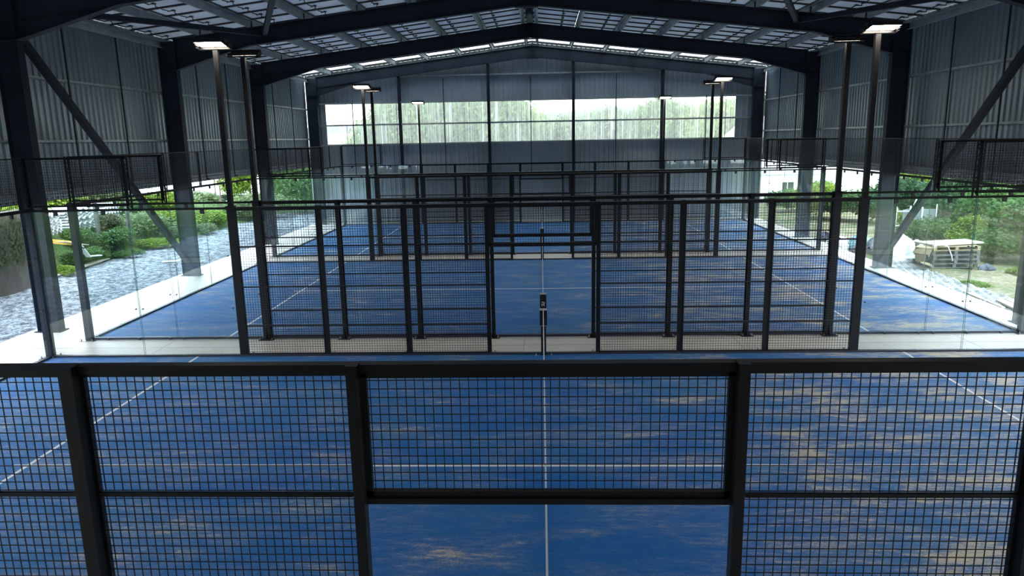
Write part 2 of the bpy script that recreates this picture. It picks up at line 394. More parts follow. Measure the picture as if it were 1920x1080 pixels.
for y in FR:
    t = empty('portal_frame', (XM, y, 0), frame_words[y], 'steel frame')
    off = Vector((-XM, -y, 0))
    def loc(mbx, name, m):
        o = mbx.build(name, m, t); o.location = off; return o
    for s in (-1, 1):
        xo = XL if s < 0 else XR; xi = -11.2 if s < 0 else 10.4
        c = MB(); isec_col(c, xo, xi, y, 0.02, rz(xo))
        c.box(min(xo, xi)-.05, max(xo, xi)+.05, y-.17, y+.17, 0.0, 0.02)
        c.box(min(xo, xi), max(xo, xi), y-.1, y+.1, 6.45, 6.47)
        loc(c, 'column', 'steel')
        # rafter: web plus flanges, with haunch
        xk = xi; xh = XM + s*8.5
        top0, top1 = rz(xk), RIDGE
        bk, bh, br = 6.47, rz(xh)-0.50, RIDGE-0.52
        r_ = MB()
        r_.prism([(xk, bk), (xh, bh), (XM, br), (XM, top1), (xk, top0)], 'y', y-.006, y+.006)
        th = .018
        for (xa, za, xb, zb) in ((xk, top0, XM, top1), (xk, bk, xh, bh), (xh, bh, XM, br)):
            r_.prism([(xa, za), (xb, zb), (xb, zb-th), (xa, za-th)], 'y', y-.11, y+.11)
        # thin line of the rolled section inside the haunch
        zk2 = top0-0.52
        r_.prism([(xk, zk2), (xh, bh), (xh, bh-.012), (xk, zk2-.012)], 'y', y-.05, y+.05)
        loc(r_, 'rafter', 'steel')
        e = MB().box(xk-.012, xk+.012, y-.12, y+.12, 6.40, rz(xk)+.02)
        for k in range(6):
            for d in (-.07, .07): e.box(xk-.03, xk+.03, y+d-.012, y+d+.012, 6.55+k*.14, 6.575+k*.14)
        loc(e, 'knee_plate', 'steel')
    e = MB().box(XM-.012, XM+.012, y-.12, y+.12, RIDGE-.60, RIDGE+.02).box(XM-.35, XM+.35, y-.11, y+.11, RIDGE-.60, RIDGE-.575)
    loc(e, 'ridge_plate', 'steel')

# wall girts -------------------------------------------------------------
def cgirt(mb, side, y0, y1, z):
    x = XL-0.03 if side < 0 else XR+0.03
    xo = x - 0.17 if side < 0 else x + 0.17
    a, b = min(x, xo), max(x, xo)
    mb.box(a, b, y0, y1, z-.06, z-.052)
    mb.box(min(x, x+side*.008), max(x, x+side*.008), y0, y1, z-.06, z+.0)
    mb.box(a, b, y0, y1, z-.0, z+.006)
    return mb
bayn = {2: 'nearest court', 3: 'middle court', 4: 'third bay', 5: 'back bay'}
bays = [(FR[i], FR[i+1]) for i in range(6)]
bay_txt = ['bay behind the camera', 'bay beside the camera', 'bay before the braced one', 'braced bay', 'bay after the braced one', 'last bay by the back wall']
for side, sn in ((-1, 'gravel-side'), (1, 'dirt-side')):
    for bi, (a, b) in enumerate(bays):
        if bi < 2: continue
        for z, zn in ((5.82, 'upper'), (4.36, 'middle'), (3.16, 'lower')):
            g = cgirt(MB(), side, a-.05, b+.05, z).build('wall_girt', 'galv')
            tag(g, f'{zn} horizontal steel girt on the {sn} wall, {bay_txt[bi]}', 'girt', f'{sn} wall girts')
        # bottom perforated channel
        m_ = MB(); x = XL-0.02 if side < 0 else XR+0.02
        m_.box(min(x, x+side*.17), max(x, x+side*.17), a, b, 2.94, 2.95).box(min(x, x+side*.01), max(x, x+side*.01), a, b, 2.94, 3.07)
        o = m_.build('bottom_channel', 'galv')
        tag(o, f'perforated channel under the {sn} wall, {bay_txt[bi]}', 'channel', f'{sn} wall bottom channels')
        h_ = MB()
        for k in range(int((b-a)/0.2)):
            yy = a+0.1+k*0.2; xx = x-side*.002
            h_.box(min(xx, xx+side*.001), max(xx, xx+side*.001), yy-.04, yy+.04, 2.985, 3.015)
        tag(h_.build('slot', 'bolt', o), kind='stuff')
        for k, f in ((1, 1/3), (2, 2/3)):
            yy = a+(b-a)*f; xx = x - side*.03
            r_ = MB().bar((xx+side*.03, yy, 3.0), (xx+side*.03, yy, 7.12), .035, .035, hint=(0,1,0)).box(xx-.02, xx+.06, yy-.05, yy+.05, 2.98, 3.03)
            tag(r_.build('sag_rod', 'frame'), f'{"front" if k==1 else "rear"} thin dark vertical strut on the {sn} wall, {bay_txt[bi]}', 'strut', f'{sn} wall struts')
    # eave beam
    xx = XL+.05 if side < 0 else XR-.05
    e = MB().box(min(xx, xx-side*.08), max(xx, xx-side*.08), YF, YB, 7.30, 7.31).box(xx-.004, xx+.004, YF, YB, 7.12, 7.31).box(min(xx, xx-side*.08), max(xx, xx-side*.08), YF, YB, 7.12, 7.13)
    tag(e.build('eave_beam', 'galv'), f'pale steel eave beam running along the top of the {sn} wall', 'beam')
# back wall girts and posts
for z, zn in ((7.36, 'top'), (6.10, 'window head'), (5.03, 'window middle'), (4.05, 'window sill'), (2.55, 'low'), (1.2, 'lowest')):
    a, b = (XL+.45, XR-.45)
    if z > 7: a, b = -7.1, 6.0
    g = MB().box(a, b, YB-.19, YB+.02, z-.07, z-.062).box(a, b, YB-.19, YB-.182, z-.07, z-.0).box(a, b, YB-.19, YB+.02, z-.0, z+.006)
    tag(g.build('gable_girt', 'galv'), f'{zn} horizontal girt across the back gable wall', 'girt', 'back wall girts')
for k, x in enumerate([-7.08, -2.6, 1.63, 6.02]):
    m_ = MB()
    yb = YB-.16
    m_.box(x-.07, x+.07, yb-.20, yb-.19, 0, rz(x)-.5).box(x-.07, x+.07, yb-.01, yb, 0, rz(x)-.5).box(x-.005, x+.005, yb-.2, yb, 0, rz(x)-.5)
    tag(m_.build('gable_post', 'steel'), ['leftmost', 'second from left', 'third from left', 'rightmost'][k] + ' dark steel post on the back gable wall', 'post', 'gable posts')
for x in (-4.86, -0.5, 3.75, 8.2, -9.5):
    tag(MB().box(x-.02, x+.02, YB-.23, YB-.19, 2.5 if abs(x) > 0 else 0, 7.2 if abs(x) < 6 else 6.1).build('gable_strut', 'frame'),
        {-9.5: 'leftmost', -4.86: 'second from left', -0.5: 'middle', 3.75: 'second from right', 8.2: 'rightmost'}[x] + ' thin dark vertical strut across the back window', 'strut', 'back window struts')

# diagonal braces ----------------------------------------------------------
for s, sn in ((-1, 'gravel-side'), (1, 'dirt-side')):
    x = -11.25 if s < 0 else 10.45
    tag(MB().bar((x, 16.1, 6.50), (x, 22.82, 0.10), .15, .15, hint=(1,0,0)).build('diagonal_brace', 'steel'),
        f'long dark square-tube wall brace slanting to the floor, {sn} wall', 'brace')
    xa = XM + s*7.96
    for (xb, zb, nm) in ((XM+s*10.55, 7.12, 'outer'), (XM+s*5.1, 7.62, 'inner')):
        tag(MB().bar((xa, 22.85, 7.43), (xb, 16.05, zb), .13, .13).build('roof_brace', 'steel'),
            f'{nm} dark roof brace under the {sn} slope, meeting its twin at the middle frame', 'brace')

# purlins ----------------------------------------------------------------
clm = None
pur = [0.26, 1.88, 3.50, 5.12, 6.75, 8.38, 10.0]
PT = {0.26: 'beside the ridge', 1.88: 'second from the ridge', 3.50: 'third from the ridge', 5.12: 'fourth from the ridge', 6.75: 'fifth from the ridge', 8.38: 'sixth from the ridge', 10.0: 'last one before the eave'}
for s, sn in ((-1, 'gravel-side'), (1, 'dirt-side')):
    for d in pur:
        x = XM+s*d; z = rz(x)
        m_ = MB().box(x-.004, x+.004, YF, YB, z, z+.20)
        m_.box(min(x, x+s*.07), max(x, x+s*.07), YF, YB, z, z+.008).box(min(x, x-s*.07), max(x, x-s*.07), YF, YB, z+.192, z+.20)
        m_.box(x+s*.066-.003, x+s*.066+.003, YF, YB, z, z+.025)
        root = m_.build('roof_purlin', 'galv')
        tag(root, f'long grey roof purlin on the {sn} slope, {PT[d]}', 'purlin', 'roof purlins')
        for y in FR:
            if clm is None: c = MB().box(-.012, .012, -.06, .06, 0, .19).build('cleat', 'steel', root); clm = c.data
            else: c = bpy.data.objects.new('cleat', clm); COL.objects.link(c); c.parent = root
            c.location = (x, y, z)

# roof: solar modules seen from below -----------------------------------
PW = 1.02
slope = math.atan((RIDGE-EAVE)/(XR-XM))
cols = [(0.10, 1.82), (1.82, 3.44), (3.44, 5.06), (5.06, 6.69), (6.69, 8.32), (8.32, 9.94), (9.94, 11.80)]
def module_meshes(wd):
    a = MB(); a.add([(-wd/2+.01, -PW/2+.01, .015), (-wd/2+.01, PW/2-.01, .015), (wd/2-.01, PW/2-.01, .015), (wd/2-.01, -PW/2+.01, .015)], [(0,1,2,3)])
    b = MB()
    b.box(-wd/2, wd/2, -PW/2, -PW/2+.04, -.025, .03); b.box(-wd/2, wd/2, PW/2-.04, PW/2, -.025, .03)
    b.box(-wd/2, -wd/2+.035, -PW/2, PW/2, -.0, .03); b.box(wd/2-.035, wd/2, -PW/2, PW/2, -.0, .03)
    c = MB().box(-.05, .03, -.06, .06, -.012, .012)
    c.tube([(-.01, -.05, -.01), (-.08, -.20, -.05), (.01, -.36, -.07), (-.07, -.52, -.05), (-.01, -.70, -.06), (-.06, -.85, -.04), (-.01, -PW+.05, -.01)], .014, 5)
    return a, b, c
mods = {}
y_end = 36.12
rows = int((y_end-YF)/PW)
for ci, (d0, d1) in enumerate(cols):
    for s, sn in ((-1, 'gravel-side'), (1, 'dirt-side')):
        xc = XM + s*(d0+d1)/2; wd = (d1-d0)/math.cos(slope)-.01
        proto = None
        for r_ in range(rows):
            y = y_end - (r_+.5)*PW
            if y < 15.2: break
            zc = rz(xc, .225)
            b0, bay = (30.1, 'last bay') if y > 30.1 else ((22.95, 'bay before last') if y > 22.95 else (15.0, 'braced bay'))
            rw = ['first', 'second', 'third', 'fourth', 'fifth', 'sixth', 'seventh', 'eighth'][int((y-b0)/PW)]
            lab = f'white-backed solar module, {sn} slope, {["beside", "second from", "third from", "fourth from", "fifth from", "sixth from", "farthest from"][ci]} the ridge, {rw} row of {bay}'
            grp = 'solar modules in the roof'
            if proto is None:
                a, b, c = module_meshes(wd)
                proto = empty('solar_module', (xc, y, zc))
                proto.rotation_euler = (0, s*slope, 0)
                tag(proto, None, 'solar module')
                a.build('backsheet', 'backsheet', proto); b.build('frame', 'frame', proto)
                k = c.build('junction_box', 'cable', proto); k.location = (-s*wd*.20*-1 if s > 0 else -wd*.2, 0, 0)
                o = proto
            else:
                o = copy_tree(proto); o.location = (xc, y, zc)
            o['label'] = lab; o['group'] = grp
# solid roof over the front part (out of view) and clear strip by the back gable
mb = MB()
for s in (-1, 1):
    xe = XM+s*11.8
    y0_, y1_ = YF, y_end-int((y_end-15.2)/PW)*PW
    mb.add([(XM, y0_, rz(XM, .21)), (xe, y0_, rz(xe, .21)), (xe, y1_, rz(xe, .21)), (XM, y1_, rz(XM, .21)),
            (XM, y0_, rz(XM, .25)), (xe, y0_, rz(xe, .25)), (xe, y1_, rz(xe, .25)), (XM, y1_, rz(XM, .25))],
           [(0,1,2,3), (4,7,6,5), (0,3,7,4), (1,5,6,2), (0,4,5,1), (3,2,6,7)])
struct(mb, 'ceiling', 'backsheet')
mb = MB()
for s in (-1, 1):
    xe = XM+s*11.8
    mb.add([(XM, y_end, rz(XM, .225)), (xe, y_end, rz(xe, .225)), (xe, 37.34, rz(xe, .225)), (XM, 37.34, rz(XM, .225))], [(0,1,2,3)])
struct(mb, 'window_2', 'clear')
mb = MB()
for s in (-1, 1):
    xe = XM+s*11.8
    mb.prism([(XM, rz(XM, .20)), (xe, rz(xe, .20)), (xe, rz(xe, .25)), (XM, rz(XM, .25))], 'y', 37.34, YB+.2)
struct(mb, 'trim_4', 'frame')
mb = MB().prism([(XM-.30, RIDGE+.20), (XM, RIDGE+.27), (XM+.30, RIDGE+.20), (XM+.30, RIDGE+.215), (XM, RIDGE+.285), (XM-.30, RIDGE+.215)], 'y', YF, y_end)
struct(mb, 'trim_3', 'frame')

# ---------------------------------------------------------------- courts
def wires_xz(mb, x0, x1, z0, z1, y, pitch=.0508, t=.0048):
    n = max(1, int(round((x1-x0)/pitch))); m_ = max(1, int(round((z1-z0)/pitch)))
    h = t/2
    for i in range(n+1):
        x = x0+(x1-x0)*i/n
        mb.add([(x-h,y-h,z0),(x+h,y-h,z0),(x+h,y+h,z0),(x-h,y+h,z0),(x-h,y-h,z1),(x+h,y-h,z1),(x+h,y+h,z1),(x-h,y+h,z1)], [(0,1,5,4),(1,2,6,5),(2,3,7,6),(3,0,4,7)])
    yy = y-t
    for i in range(m_+1):
        z = z0+(z1-z0)*i/m_
        mb.add([(x0,yy-h,z-h),(x0,yy+h,z-h),(x0,yy+h,z+h),(x0,yy-h,z+h),(x1,yy-h,z-h),(x1,yy+h,z-h),(x1,yy+h,z+h),(x1,yy-h,z+h)], [(0,1,5,4),(1,2,6,5),(2,3,7,6),(3,0,4,7)])
    return mb
def wires_yz(mb, y0, y1, z0, z1, x, pitch=.0508, t=.0048):
    tmp = wires_xz(MB(), y0, y1, z0, z1, x, pitch, t)
    mb.add([(b, a, c) for a, b, c in tmp.v], tmp.f); return mb

SHM = {}
def shared(name, m, parent, loc, mk=None):
    """a small part whose mesh is shared by all its copies"""
    if name not in SHM:
        b_ = MB()
        if name == 'bolt': b_.tube([(0, -.018, 0), (0, .018, 0)], .014, 8)
        elif name == 'anchor_bolt': b_.tube([(0, 0, 0), (0, 0, .045)], .011, 6).tube([(0, 0, .0), (0, 0, .018)], .018, 6)
        elif name == 'cleat': b_.box(-.012, .012, -.06, .06, 0, .19)
        o_ = b_.build(name, m, parent); SHM[name] = o_.data
    else:
        o_ = bpy.data.objects.new(name, SHM[name]); COL.objects.link(o_); o_.parent = parent
    o_.location = loc; return o_
SIDEN = {-1: 'gravel side', 1: 'dirt side'}
fence_txt = [f'{a} fence of {c}' for c in CRT for a in ('front', 'rear')]

def mesh_panel(x0, x1, z0, z1, y, out, label, group, bars=(), fr=.02):
    t = empty('mesh_panel', (x0, y, z0), label, 'mesh panel', group)
    W_, H_ = x1-x0, z1-z0
    wires_xz(MB(), .0, W_, .0, H_, 0).build('wire_mesh', 'wire', t)
    f = MB().box(0, fr, -.012, .022, 0, H_).box(W_-fr, W_, -.012, .022, 0, H_).box(0, W_, -.012, .022, 0, fr).box(0, W_, -.012, .022, H_-fr, H_)
    f.build('frame', 'black', t)
    for z in bars:
        MB().box(fr, W_-fr, .003 if out > 0 else -.028, .028 if out > 0 else -.006, z-z0-.012, z-z0+.012).build('crossbar', 'black', t)
    return t

def post_obj(x, y, out, w_, d_, z1, label, group, foot=True):
    t = empty('fence_post', (x, y, 0), label, 'fence post', group)
    a = MB().box(-w_/2, w_/2, min(0, out*d_), max(0, out*d_), 0.012, z1)
    a.box(-w_/2-.004, w_/2+.004, min(-.004, out*d_+.004*out), max(.004, out*d_), z1, z1+.006)
    a.build('post', 'black', t)
    b = MB().box(-w_/2-.09, w_/2+.09, min(0, out*(d_+.10)), max(0, out*(d_+.10)), 0, .012)
    b.prism([(out*d_, .012), (out*(d_+.08), .012), (out*d_, .26)], 'x', -.006, .006)
    b.build('foot_plate', 'black', t)
    for dx in (-w_/2-.055, w_/2+.055):
        for dy in (.03, d_+.06): shared('anchor_bolt', 'zinc', t, (dx, out*dy, .01))
    return t

def light_pole(x, y, out, tilt_out, label):
    """tilt_out: +1 head reaches toward -y (towards the camera), -1 away"""
    t = empty('floodlight', (x, y, H), label, 'floodlight', 'court floodlights on poles')
    yc = out*.05
    MB().box(-.045, .045, yc-.045, yc+.045, .008, 2.90).box(-.085, .085, yc-.085, yc+.085, .006, .02).build('pole', 'black', t)
    s = -tilt_out
    sgn = s
    a = R(9)*sgn
    def tr(px, py, pz):
        c_, s_ = math.cos(a), math.sin(a)
        return (px, yc+py*c_-pz*s_, 2.96+py*s_+pz*c_)
    def tbox(mbx, x0, x1, y0, y1, z0, z1):
        tmp = MB().box(x0, x1, y0, y1, z0, z1); mbx.add([tr(*v) for v in tmp.v], tmp.f)
    hd = MB()
    y0, y1 = (0.02, .36) if sgn > 0 else (-.36, -.02)
    tbox(hd, -.26, .26, y0, y1, 0, .05)
    tbox(hd, -.26, .26, y0, y0+.012, -.014, .0); tbox(hd, -.26, .26, y1-.012, y1, -.014, .0)
    tbox(hd, -.26, -.248, y0, y1, -.014, .0); tbox(hd, .248, .26, y0, y1, -.014, .0)
    for k in range(9): tbox(hd, -.24+k*.058, -.23+k*.058, y0+.03, y1-.03, .05, .085)
    tbox(hd, -.29, -.26, y0+.1, y1-.1, -.03, .08); tbox(hd, .26, .29, y0+.1, y1-.1, -.03, .08)
    head = hd.build('lamp_head', 'black', t)
    br = MB(); tbox(br, -.31, .31, -.03, .03, -.05, -.02); tbox(br, -.31, -.29, -.03, .14*sgn+.03, -.05, .03) if sgn > 0 else tbox(br, -.31, -.29, -.17, .03, -.05, .03)
    if sgn > 0: tbox(br, .29, .31, -.03, .17, -.05, .03)
    else: tbox(br, .29, .31, -.17, .03, -.05, .03)
    br.build('bracket', 'black', t)
    for ix in (0, 1):
        for iy in (0, 1):
            ya = sgn*(.036+iy*.158); yb = sgn*(.036+iy*.158+.145)
            l = MB(); xa_, xb_ = -.243+ix*.25, -.007+ix*.25
            l.add([tr(xa_, ya, -.004), tr(xb_, ya, -.004), tr(xb_, yb, -.004), tr(xa_, yb, -.004)], [(0,1,2,3)])
            l.build('led_module', 'led', head)
    return t

def glass_x(x0, x1, y, out, label, group):     # pane in a side fence
    t = empty('glass_screen', (x0, y, 0), label, 'glass screen', group)
    W_ = x1-x0
    MB().add([(.005, 0, .05), (W_-.005, 0, .05), (W_-.005, 0, H-.02), (.005, 0, H-.02)], [(0,1,2,3)])
    g = MB(); g.add([(.005, 0, .05), (W_-.005, 0, .05), (W_-.005, 0, H-.02), (.005, 0, H-.02)], [(0,1,2,3)])
    g.build('pane', 'glass', t)
    e = MB().box(0.002, .006, -.004, .004, .05, H-.02).box(W_-.006, W_-.002, -.004, .004, .05, H-.02).box(0.002, W_-.002, -.004, .004, .046, .052).box(0.002, W_-.002, -.004, .004, H-.022, H-.018)
    e.build('edge', 'glass_edge', t)
    for fx in (.25, .75):
        MB().box(W_*fx-.035, W_*fx+.035, -.018, .018, H-.12, H-.03).build('clamp', 'bolt', t)
    for zz in (1.0, 2.05):
        for dx in (.06, W_-.06): shared('bolt', 'bolt', t, (dx, 0, zz))
    return t
def glass_y(y0, y1, x, out, label, group):
    t = empty('glass_screen', (x, y0, 0), label, 'glass screen', group)
    W_ = y1-y0
    g = MB(); g.add([(0, .005, .05), (0, W_-.005, .05), (0, W_-.005, H-.02), (0, .005, H-.02)], [(0,1,2,3)])
    g.build('pane', 'glass', t)
    MB().box(-.004, .004, 0.002, .006, .05, H-.02).box(-.004, .004, W_-.006, W_-.002, .05, H-.02).box(-.004, .004, .002, W_-.002, .046, .052).box(-.004, .004, .002, W_-.002, H-.022, H-.018).build('edge', 'glass_edge', t)
    for fx in (.25, .75):
        MB().box(-.018, .018, W_*fx-.03, W_*fx+.03, H-.12, H-.03).build('clamp', 'bolt', t)
    for zz in (1.0, 2.05):
        for dy in (.06, W_-.06): shared('bolt', 'bolt', t, (0, dy, zz))
    return t

def lattice_post(x, y, along, label, group):
    """open zig-zag upright carrying the upper mesh"""
    m_ = MB(); w_ = .09
    dx, dy = (w_/2, 0) if along == 'x' else (0, w_/2)
    for s in (-1, 1):
        m_.box(x+s*dx-.013, x+s*dx+.013, y+s*dy-.013, y+s*dy+.013, H, 4.0)
    n = 10
    for i in range(n):
        z0, z1 = H+i/n, H+(i+1)/n
        s = 1 if i % 2 else -1
        m_.bar((x-s*dx, y-s*dy, z0), (x+s*dx, y+s*dy, z1), .014, .014)
    m_.box(x-dx-.012, x+dx+.012, y-dy-.012, y+dy+.012, 3.99, 4.0)
    o = m_.build('lattice_post', 'black'); return tag(o, label, 'lattice post', group)

for ci, yn in enumerate(NY):
    yf = yn+10; cn = CRT[ci]
    # playing surface
    t = empty('court_surface', (0, yn+5, 0), f'blue sand-dusted artificial turf of the {cn}', 'court surface')
    MB().box(-9.96, 9.96, -4.96, 4.96, 0.0, .014).build('turf', 'turf', t)
    for x in (-6.95, 6.95):
        MB().box(x-.025, x+.025, -4.96, 4.96, .014, .0165).build('service_line', 'white', t)
    MB().box(-7.15, 7.15, -.03, .03, .014, .0170).build('centre_line', 'white', t)
    # kerb
    k = MB()
    for s in (-1, 1):
        k.box(-10.04, 10.04, yn+5+s*5-.04 if s < 0 else yn+10-.03, yn+.03 if s < 0 else yn+10.04, 0, .05)
        k.box(min(s*9.96, s*10.04), max(s*9.96, s*10.04), yn-.04, yf+.04, 0, .05)
    k2 = k.build('court_kerb', 'kerb'); tag(k2, f'dark steel base beam around the {cn}', 'kerb')
    b = MB()
    for s in (-1, 1):
        for i in range(20):
            b.cbox((s*10.06, yn+.25+i*.5, .02), (.03, .03, .05))
        for yy in (yn-.055, yf+.055):
            for xx in (6.5, 7.2, 7.9, 8.2, 8.9, 9.6): b.cbox((s*xx, yy, .02), (.03, .03, .05))
    b.build('anchor_bolts', 'bolt', k2)
    # end walls of glass
    for s in (-1, 1):
        X = s*10.0
        for i in range(5):
            ordw = ['foremost', 'second', 'third', 'fourth', 'rearmost'][i]
            glass_y(yn+2*i+.01, yn+2*i+1.99, X, s, f'{ordw} clear glass screen of the end wall, {SIDEN[s]} of {cn}', f'{SIDEN[s]} end wall glass')
            m_ = MB()
            t = empty('upper_mesh_panel', (X, yn+2*i, H), f'{ordw} raised mesh panel above the glass end wall, {SIDEN[s]} of {cn}', 'mesh panel', f'{SIDEN[s]} raised mesh')
            wires_yz(MB(), .02, 1.98, .04, .98, 0).build('wire_mesh', 'wire', t)
            MB().box(-.012, .012, 0, 2.0, .975, 1.0).build('top_wire', 'black', t)
            if i > 0:
                lattice_post(X+s*.03, yn+2*i, 'y', f'{["","first","second","third","fourth"][i]} zigzag upright above the glass end wall, {SIDEN[s]} of {cn}', f'{SIDEN[s]} lattice uprights')
        tag(MB().box(X-.025, X+.025, yn-.03, yf+.03, H-.04, H+.02).build('glass_rail', 'black'), f'black rail on top of the glass end wall, {SIDEN[s]} of {cn}', 'rail')
        for yy, q, yo in ((yn, 0, -1), (yf, 1, 1)):
            fi = ci*2+q
            px = X+s*.03
            # corner post
            t = empty('corner_post', (px, yy+yo*.03, 0), f'dark corner post, {SIDEN[s]} end of {fence_txt[fi]}', 'fence post', 'court corner posts')
            MB().box(-.065, .065, -.065, .065, .012, H+.02).build('post', 'steel', t)
            MB().box(-.16, .16, -.16, .16, 0, .012).build('foot_plate', 'zinc', t)
            for dx in (-.12, .12):
                for dy in (-.12, .12): shared('anchor_bolt', 'zinc', t, (dx, dy, .01))
            lattice_post(X, yy+yo*.02, 'x', f'zigzag upright on the corner, {SIDEN[s]} end of {fence_txt[fi]}', 'corner lattice uprights')
            # raised return over the side glass
            xa, xb = (X, X-s*2.0); x0_, x1_ = min(xa, xb), max(xa, xb)
            t = empty('upper_mesh_panel', (x0_, yy, H), f'framed raised mesh return, {SIDEN[s]} end of {fence_txt[fi]}', 'mesh panel', 'raised mesh returns')
            wires_xz(MB(), .0, 2.0, .05, .98, 0).build('wire_mesh', 'wire', t)
            MB().box(0, 2, -.015, .015, .96, 1.0).box(0, 2, -.015, .015, .05, .085).box(0, .03, -.015, .015, .05, 1).box(1.97, 2.0, -.015, .015, .05, 1).build('frame', 'black', t)
            lattice_post(X-s*2.0, yy+yo*.02, 'x', f'zigzag upright at free edge of raised mesh, {SIDEN[s]}, {fence_txt[fi]}', 'return lattice uprights')
    # side fences
    for q, yy in ((0, yn), (1, yf)):
        fi = ci*2+q; out = -1 if q == 0 else 1; ft = fence_txt[fi]
        for s in (-1, 1):
            sn = SIDEN[s]
            # glass
            for (a, b, nm) in ((P6+.07, 8.04, 'inner'), (8.06, 9.97, 'outer')):
                x0_, x1_ = (a, b) if s > 0 else (-b, -a)
                glass_x(x0_, x1_, yy, out, f'{nm} clear glass screen, {sn} end of {ft}', 'side fence glass')
            x0_, x1_ = (P6, 10.0) if s > 0 else (-10.0, -P6)
            tag(MB().box(x0_, x1_, yy-.025, yy+.025, H-.04, H).build('glass_rail', 'black'), f'black rail over the glass, {sn} end of {ft}', 'rail')
            post_obj(s*P6, yy, out, .14, .11, H, f'thick post between glass and mesh, {sn}, {ft}', 'thick fence posts')
            light_pole(s*P6, yy, out, 1 if q == 1 else -1, f'LED floodlight on a black pole, {sn}, on {ft}')
            post_obj(s*P4, yy, out, .08, .08, H, f'slim post farther from the doorway, {sn}, {ft}', 'slim fence posts')
            post_obj(s*P2, yy, out, .08, .08, H, f'slim post closer to the doorway, {sn}, {ft}', 'slim fence posts')
            post_obj(s*P1, yy, out, .06, .08, H, f'slender doorway post, {sn}, {ft}', 'doorway posts')
            for (a, b, nm) in ((P1+.03, P2-.04, 'inner'), (P2+.04, P4-.04, 'middle'), (P4+.04, P6-.07, 'outer')):
                x0_, x1_ = (a, b) if s > 0 else (-b, -a)
                mesh_panel(x0_, x1_, .05, H-.05, yy, out, f'{nm} black mesh panel, {sn} of doorway, {ft}', 'full height mesh panels', bars=(.63, 1.42, 2.22))
        mesh_panel(-P1+.03, P1-.03, 2.20, H-.05, yy, out, f'framed mesh panel over the doorway, {ft}', 'over-door mesh panels', fr=.035)
        tag(MB().box(-P1+.03, P1-.03, yy-.03, yy+.05, 2.165, 2.20).build('door_header', 'black'), f'black bar heading the doorway, {ft}', 'header')
        tag(MB().box(-P6-.07, P6+.07, yy-.035, yy+.035, H-.05, H).build('top_rail', 'black'), f'long black top rail of the mesh, {ft}', 'rail')
        # net post
        py = yy+(.05 if q == 0 else -.05)
        t = empty('net_post', (0, py, 0), f'black padded net post in the doorway of {ft}', 'net post', 'net posts')
        MB().box(-.05, .05, -.05, .05, .014, .93).build('post', 'black', t)
        pd = MB().box(-.07, .07, -.065, .065, .62, .92).build('pad', 'black', t)
        MB().box(-.072, .072, -.067, .067, .605, .622).box(-.072, .072, -.067, .067, .918, .932).build('pad_trim', 'zinc', t)
        if q == 0:
            r_ = MB(); yq = -.0665
            def seg(x0, x1, z0, z1): r_.box(x0, x1, yq-.0015, yq, z0, z1)
            seg(-.032, -.020, .67, .725); seg(-.032, .012, .748, .760); seg(-.006, .020, .708, .720); seg(.018, .030, .716, .752)
            r_.prism([(-.002, .706), (.012, .706), (.034, .67), (.019, .67)], 'y', yq-.0015, yq)
            r_.build('logo', 'tape', t)
        MB().box(-.19, .19, -.10, .11, .0, .010).build('base_plate', 'kerb', t)
        for dx in (-.15, .15):
            for dy in (-.06, .08): shared('anchor_bolt', 'zinc', t, (dx, dy, .008))
    # net
    t = empty('net', (0, yn+5, 0), f'black net with white top tape across the {cn}', 'net')
    n = MB(); tmp = wires_xz(MB(), -4.90, 4.90, .02, .88, 0, .045, .0022)
    n.add([(b, a, c) for a, b, c in tmp.v], tmp.f); n.build('netting', 'wire', t)
    m_ = MB(); N_ = 24
    pts = []
    for i in range(N_+1):
        yv = -4.88+9.76*i/N_; zz = .90+.04*(yv/4.88)**2
        pts.append((yv, zz))
    for i in range(N_):
        (ya, za), (yb, zb) = pts[i], pts[i+1]
        m_.add([(-.009, ya, za-.05), (.009, ya, za-.05), (.009, ya, za), (-.009, ya, za), (-.009, yb, zb-.05), (.009, yb, zb-.05), (.009, yb, zb), (-.009, yb, zb)],
               [(0,1,5,4),(1,2,6,5),(2,3,7,6),(3,0,4,7)])
    m_.build('top_tape', 'tape', t)
    MB().box(-.006, .006, -.025, .025, .014, .90).build('centre_strap', 'tape', t)

# ---------------------------------------------------------------- outside ground
def grid(name, x0, x1, y0, y1, nx, ny, zf, m, kind=True):
    vs = []; fs = []
    for j in range(ny+1):
        for i in range(nx+1):
            x = x0+(x1-x0)*i/nx; y = y0+(y1-y0)*j/ny; vs.append((x, y, zf(x, y)))
    for j in range(ny):
        for i in range(nx):
            a = j*(nx+1)+i; fs.append((a, a+1, a+nx+2, a+nx+1))
    mb_ = MB(); mb_.add(vs, fs); return mb_.build(name, m, smooth=True)
def hn(x, y): return .03*math.sin(x*3.1+y*1.7)+.02*math.sin(x*7.3-y*5.1)
o = grid('gravel_yard', -16.6, -11.9, -12, 44, 24, 180, lambda x, y: -.07+hn(x, y)*.6, 'gravel')
tag(o, 'grey crushed gravel between the left slab edge and the bank', 'gravel', kind='stuff')
def bank(x, y):
    d = max(0, -16.3-x); e = 1/(1+math.exp(-(44-y)*.6))
    return -.10 + (1.0/(1+math.exp(-(d-1.0)*3.2))-.04)*1.25*e + .08*math.sin(x*2+y)*min(1, d)
o = grid('grass_bank', -48, -16.3, -12, 70, 70, 160, bank, 'grass'); tag(o, 'overgrown bank rising behind the gravel on the left', 'bank', kind='stuff')
o = grid('dirt_yard', 10.98, 48, -12, 70, 80, 160, lambda x, y: -.06+hn(x, y), 'dirt'); tag(o, 'patchy dirt and grass beside the right slab edge', 'ground', kind='stuff')
o = grid('meadow', -16.5, 11.2, 37.9, 70, 40, 40, lambda x, y: -.12, 'grass'); tag(o, 'grass behind the back wall', 'ground', kind='stuff')
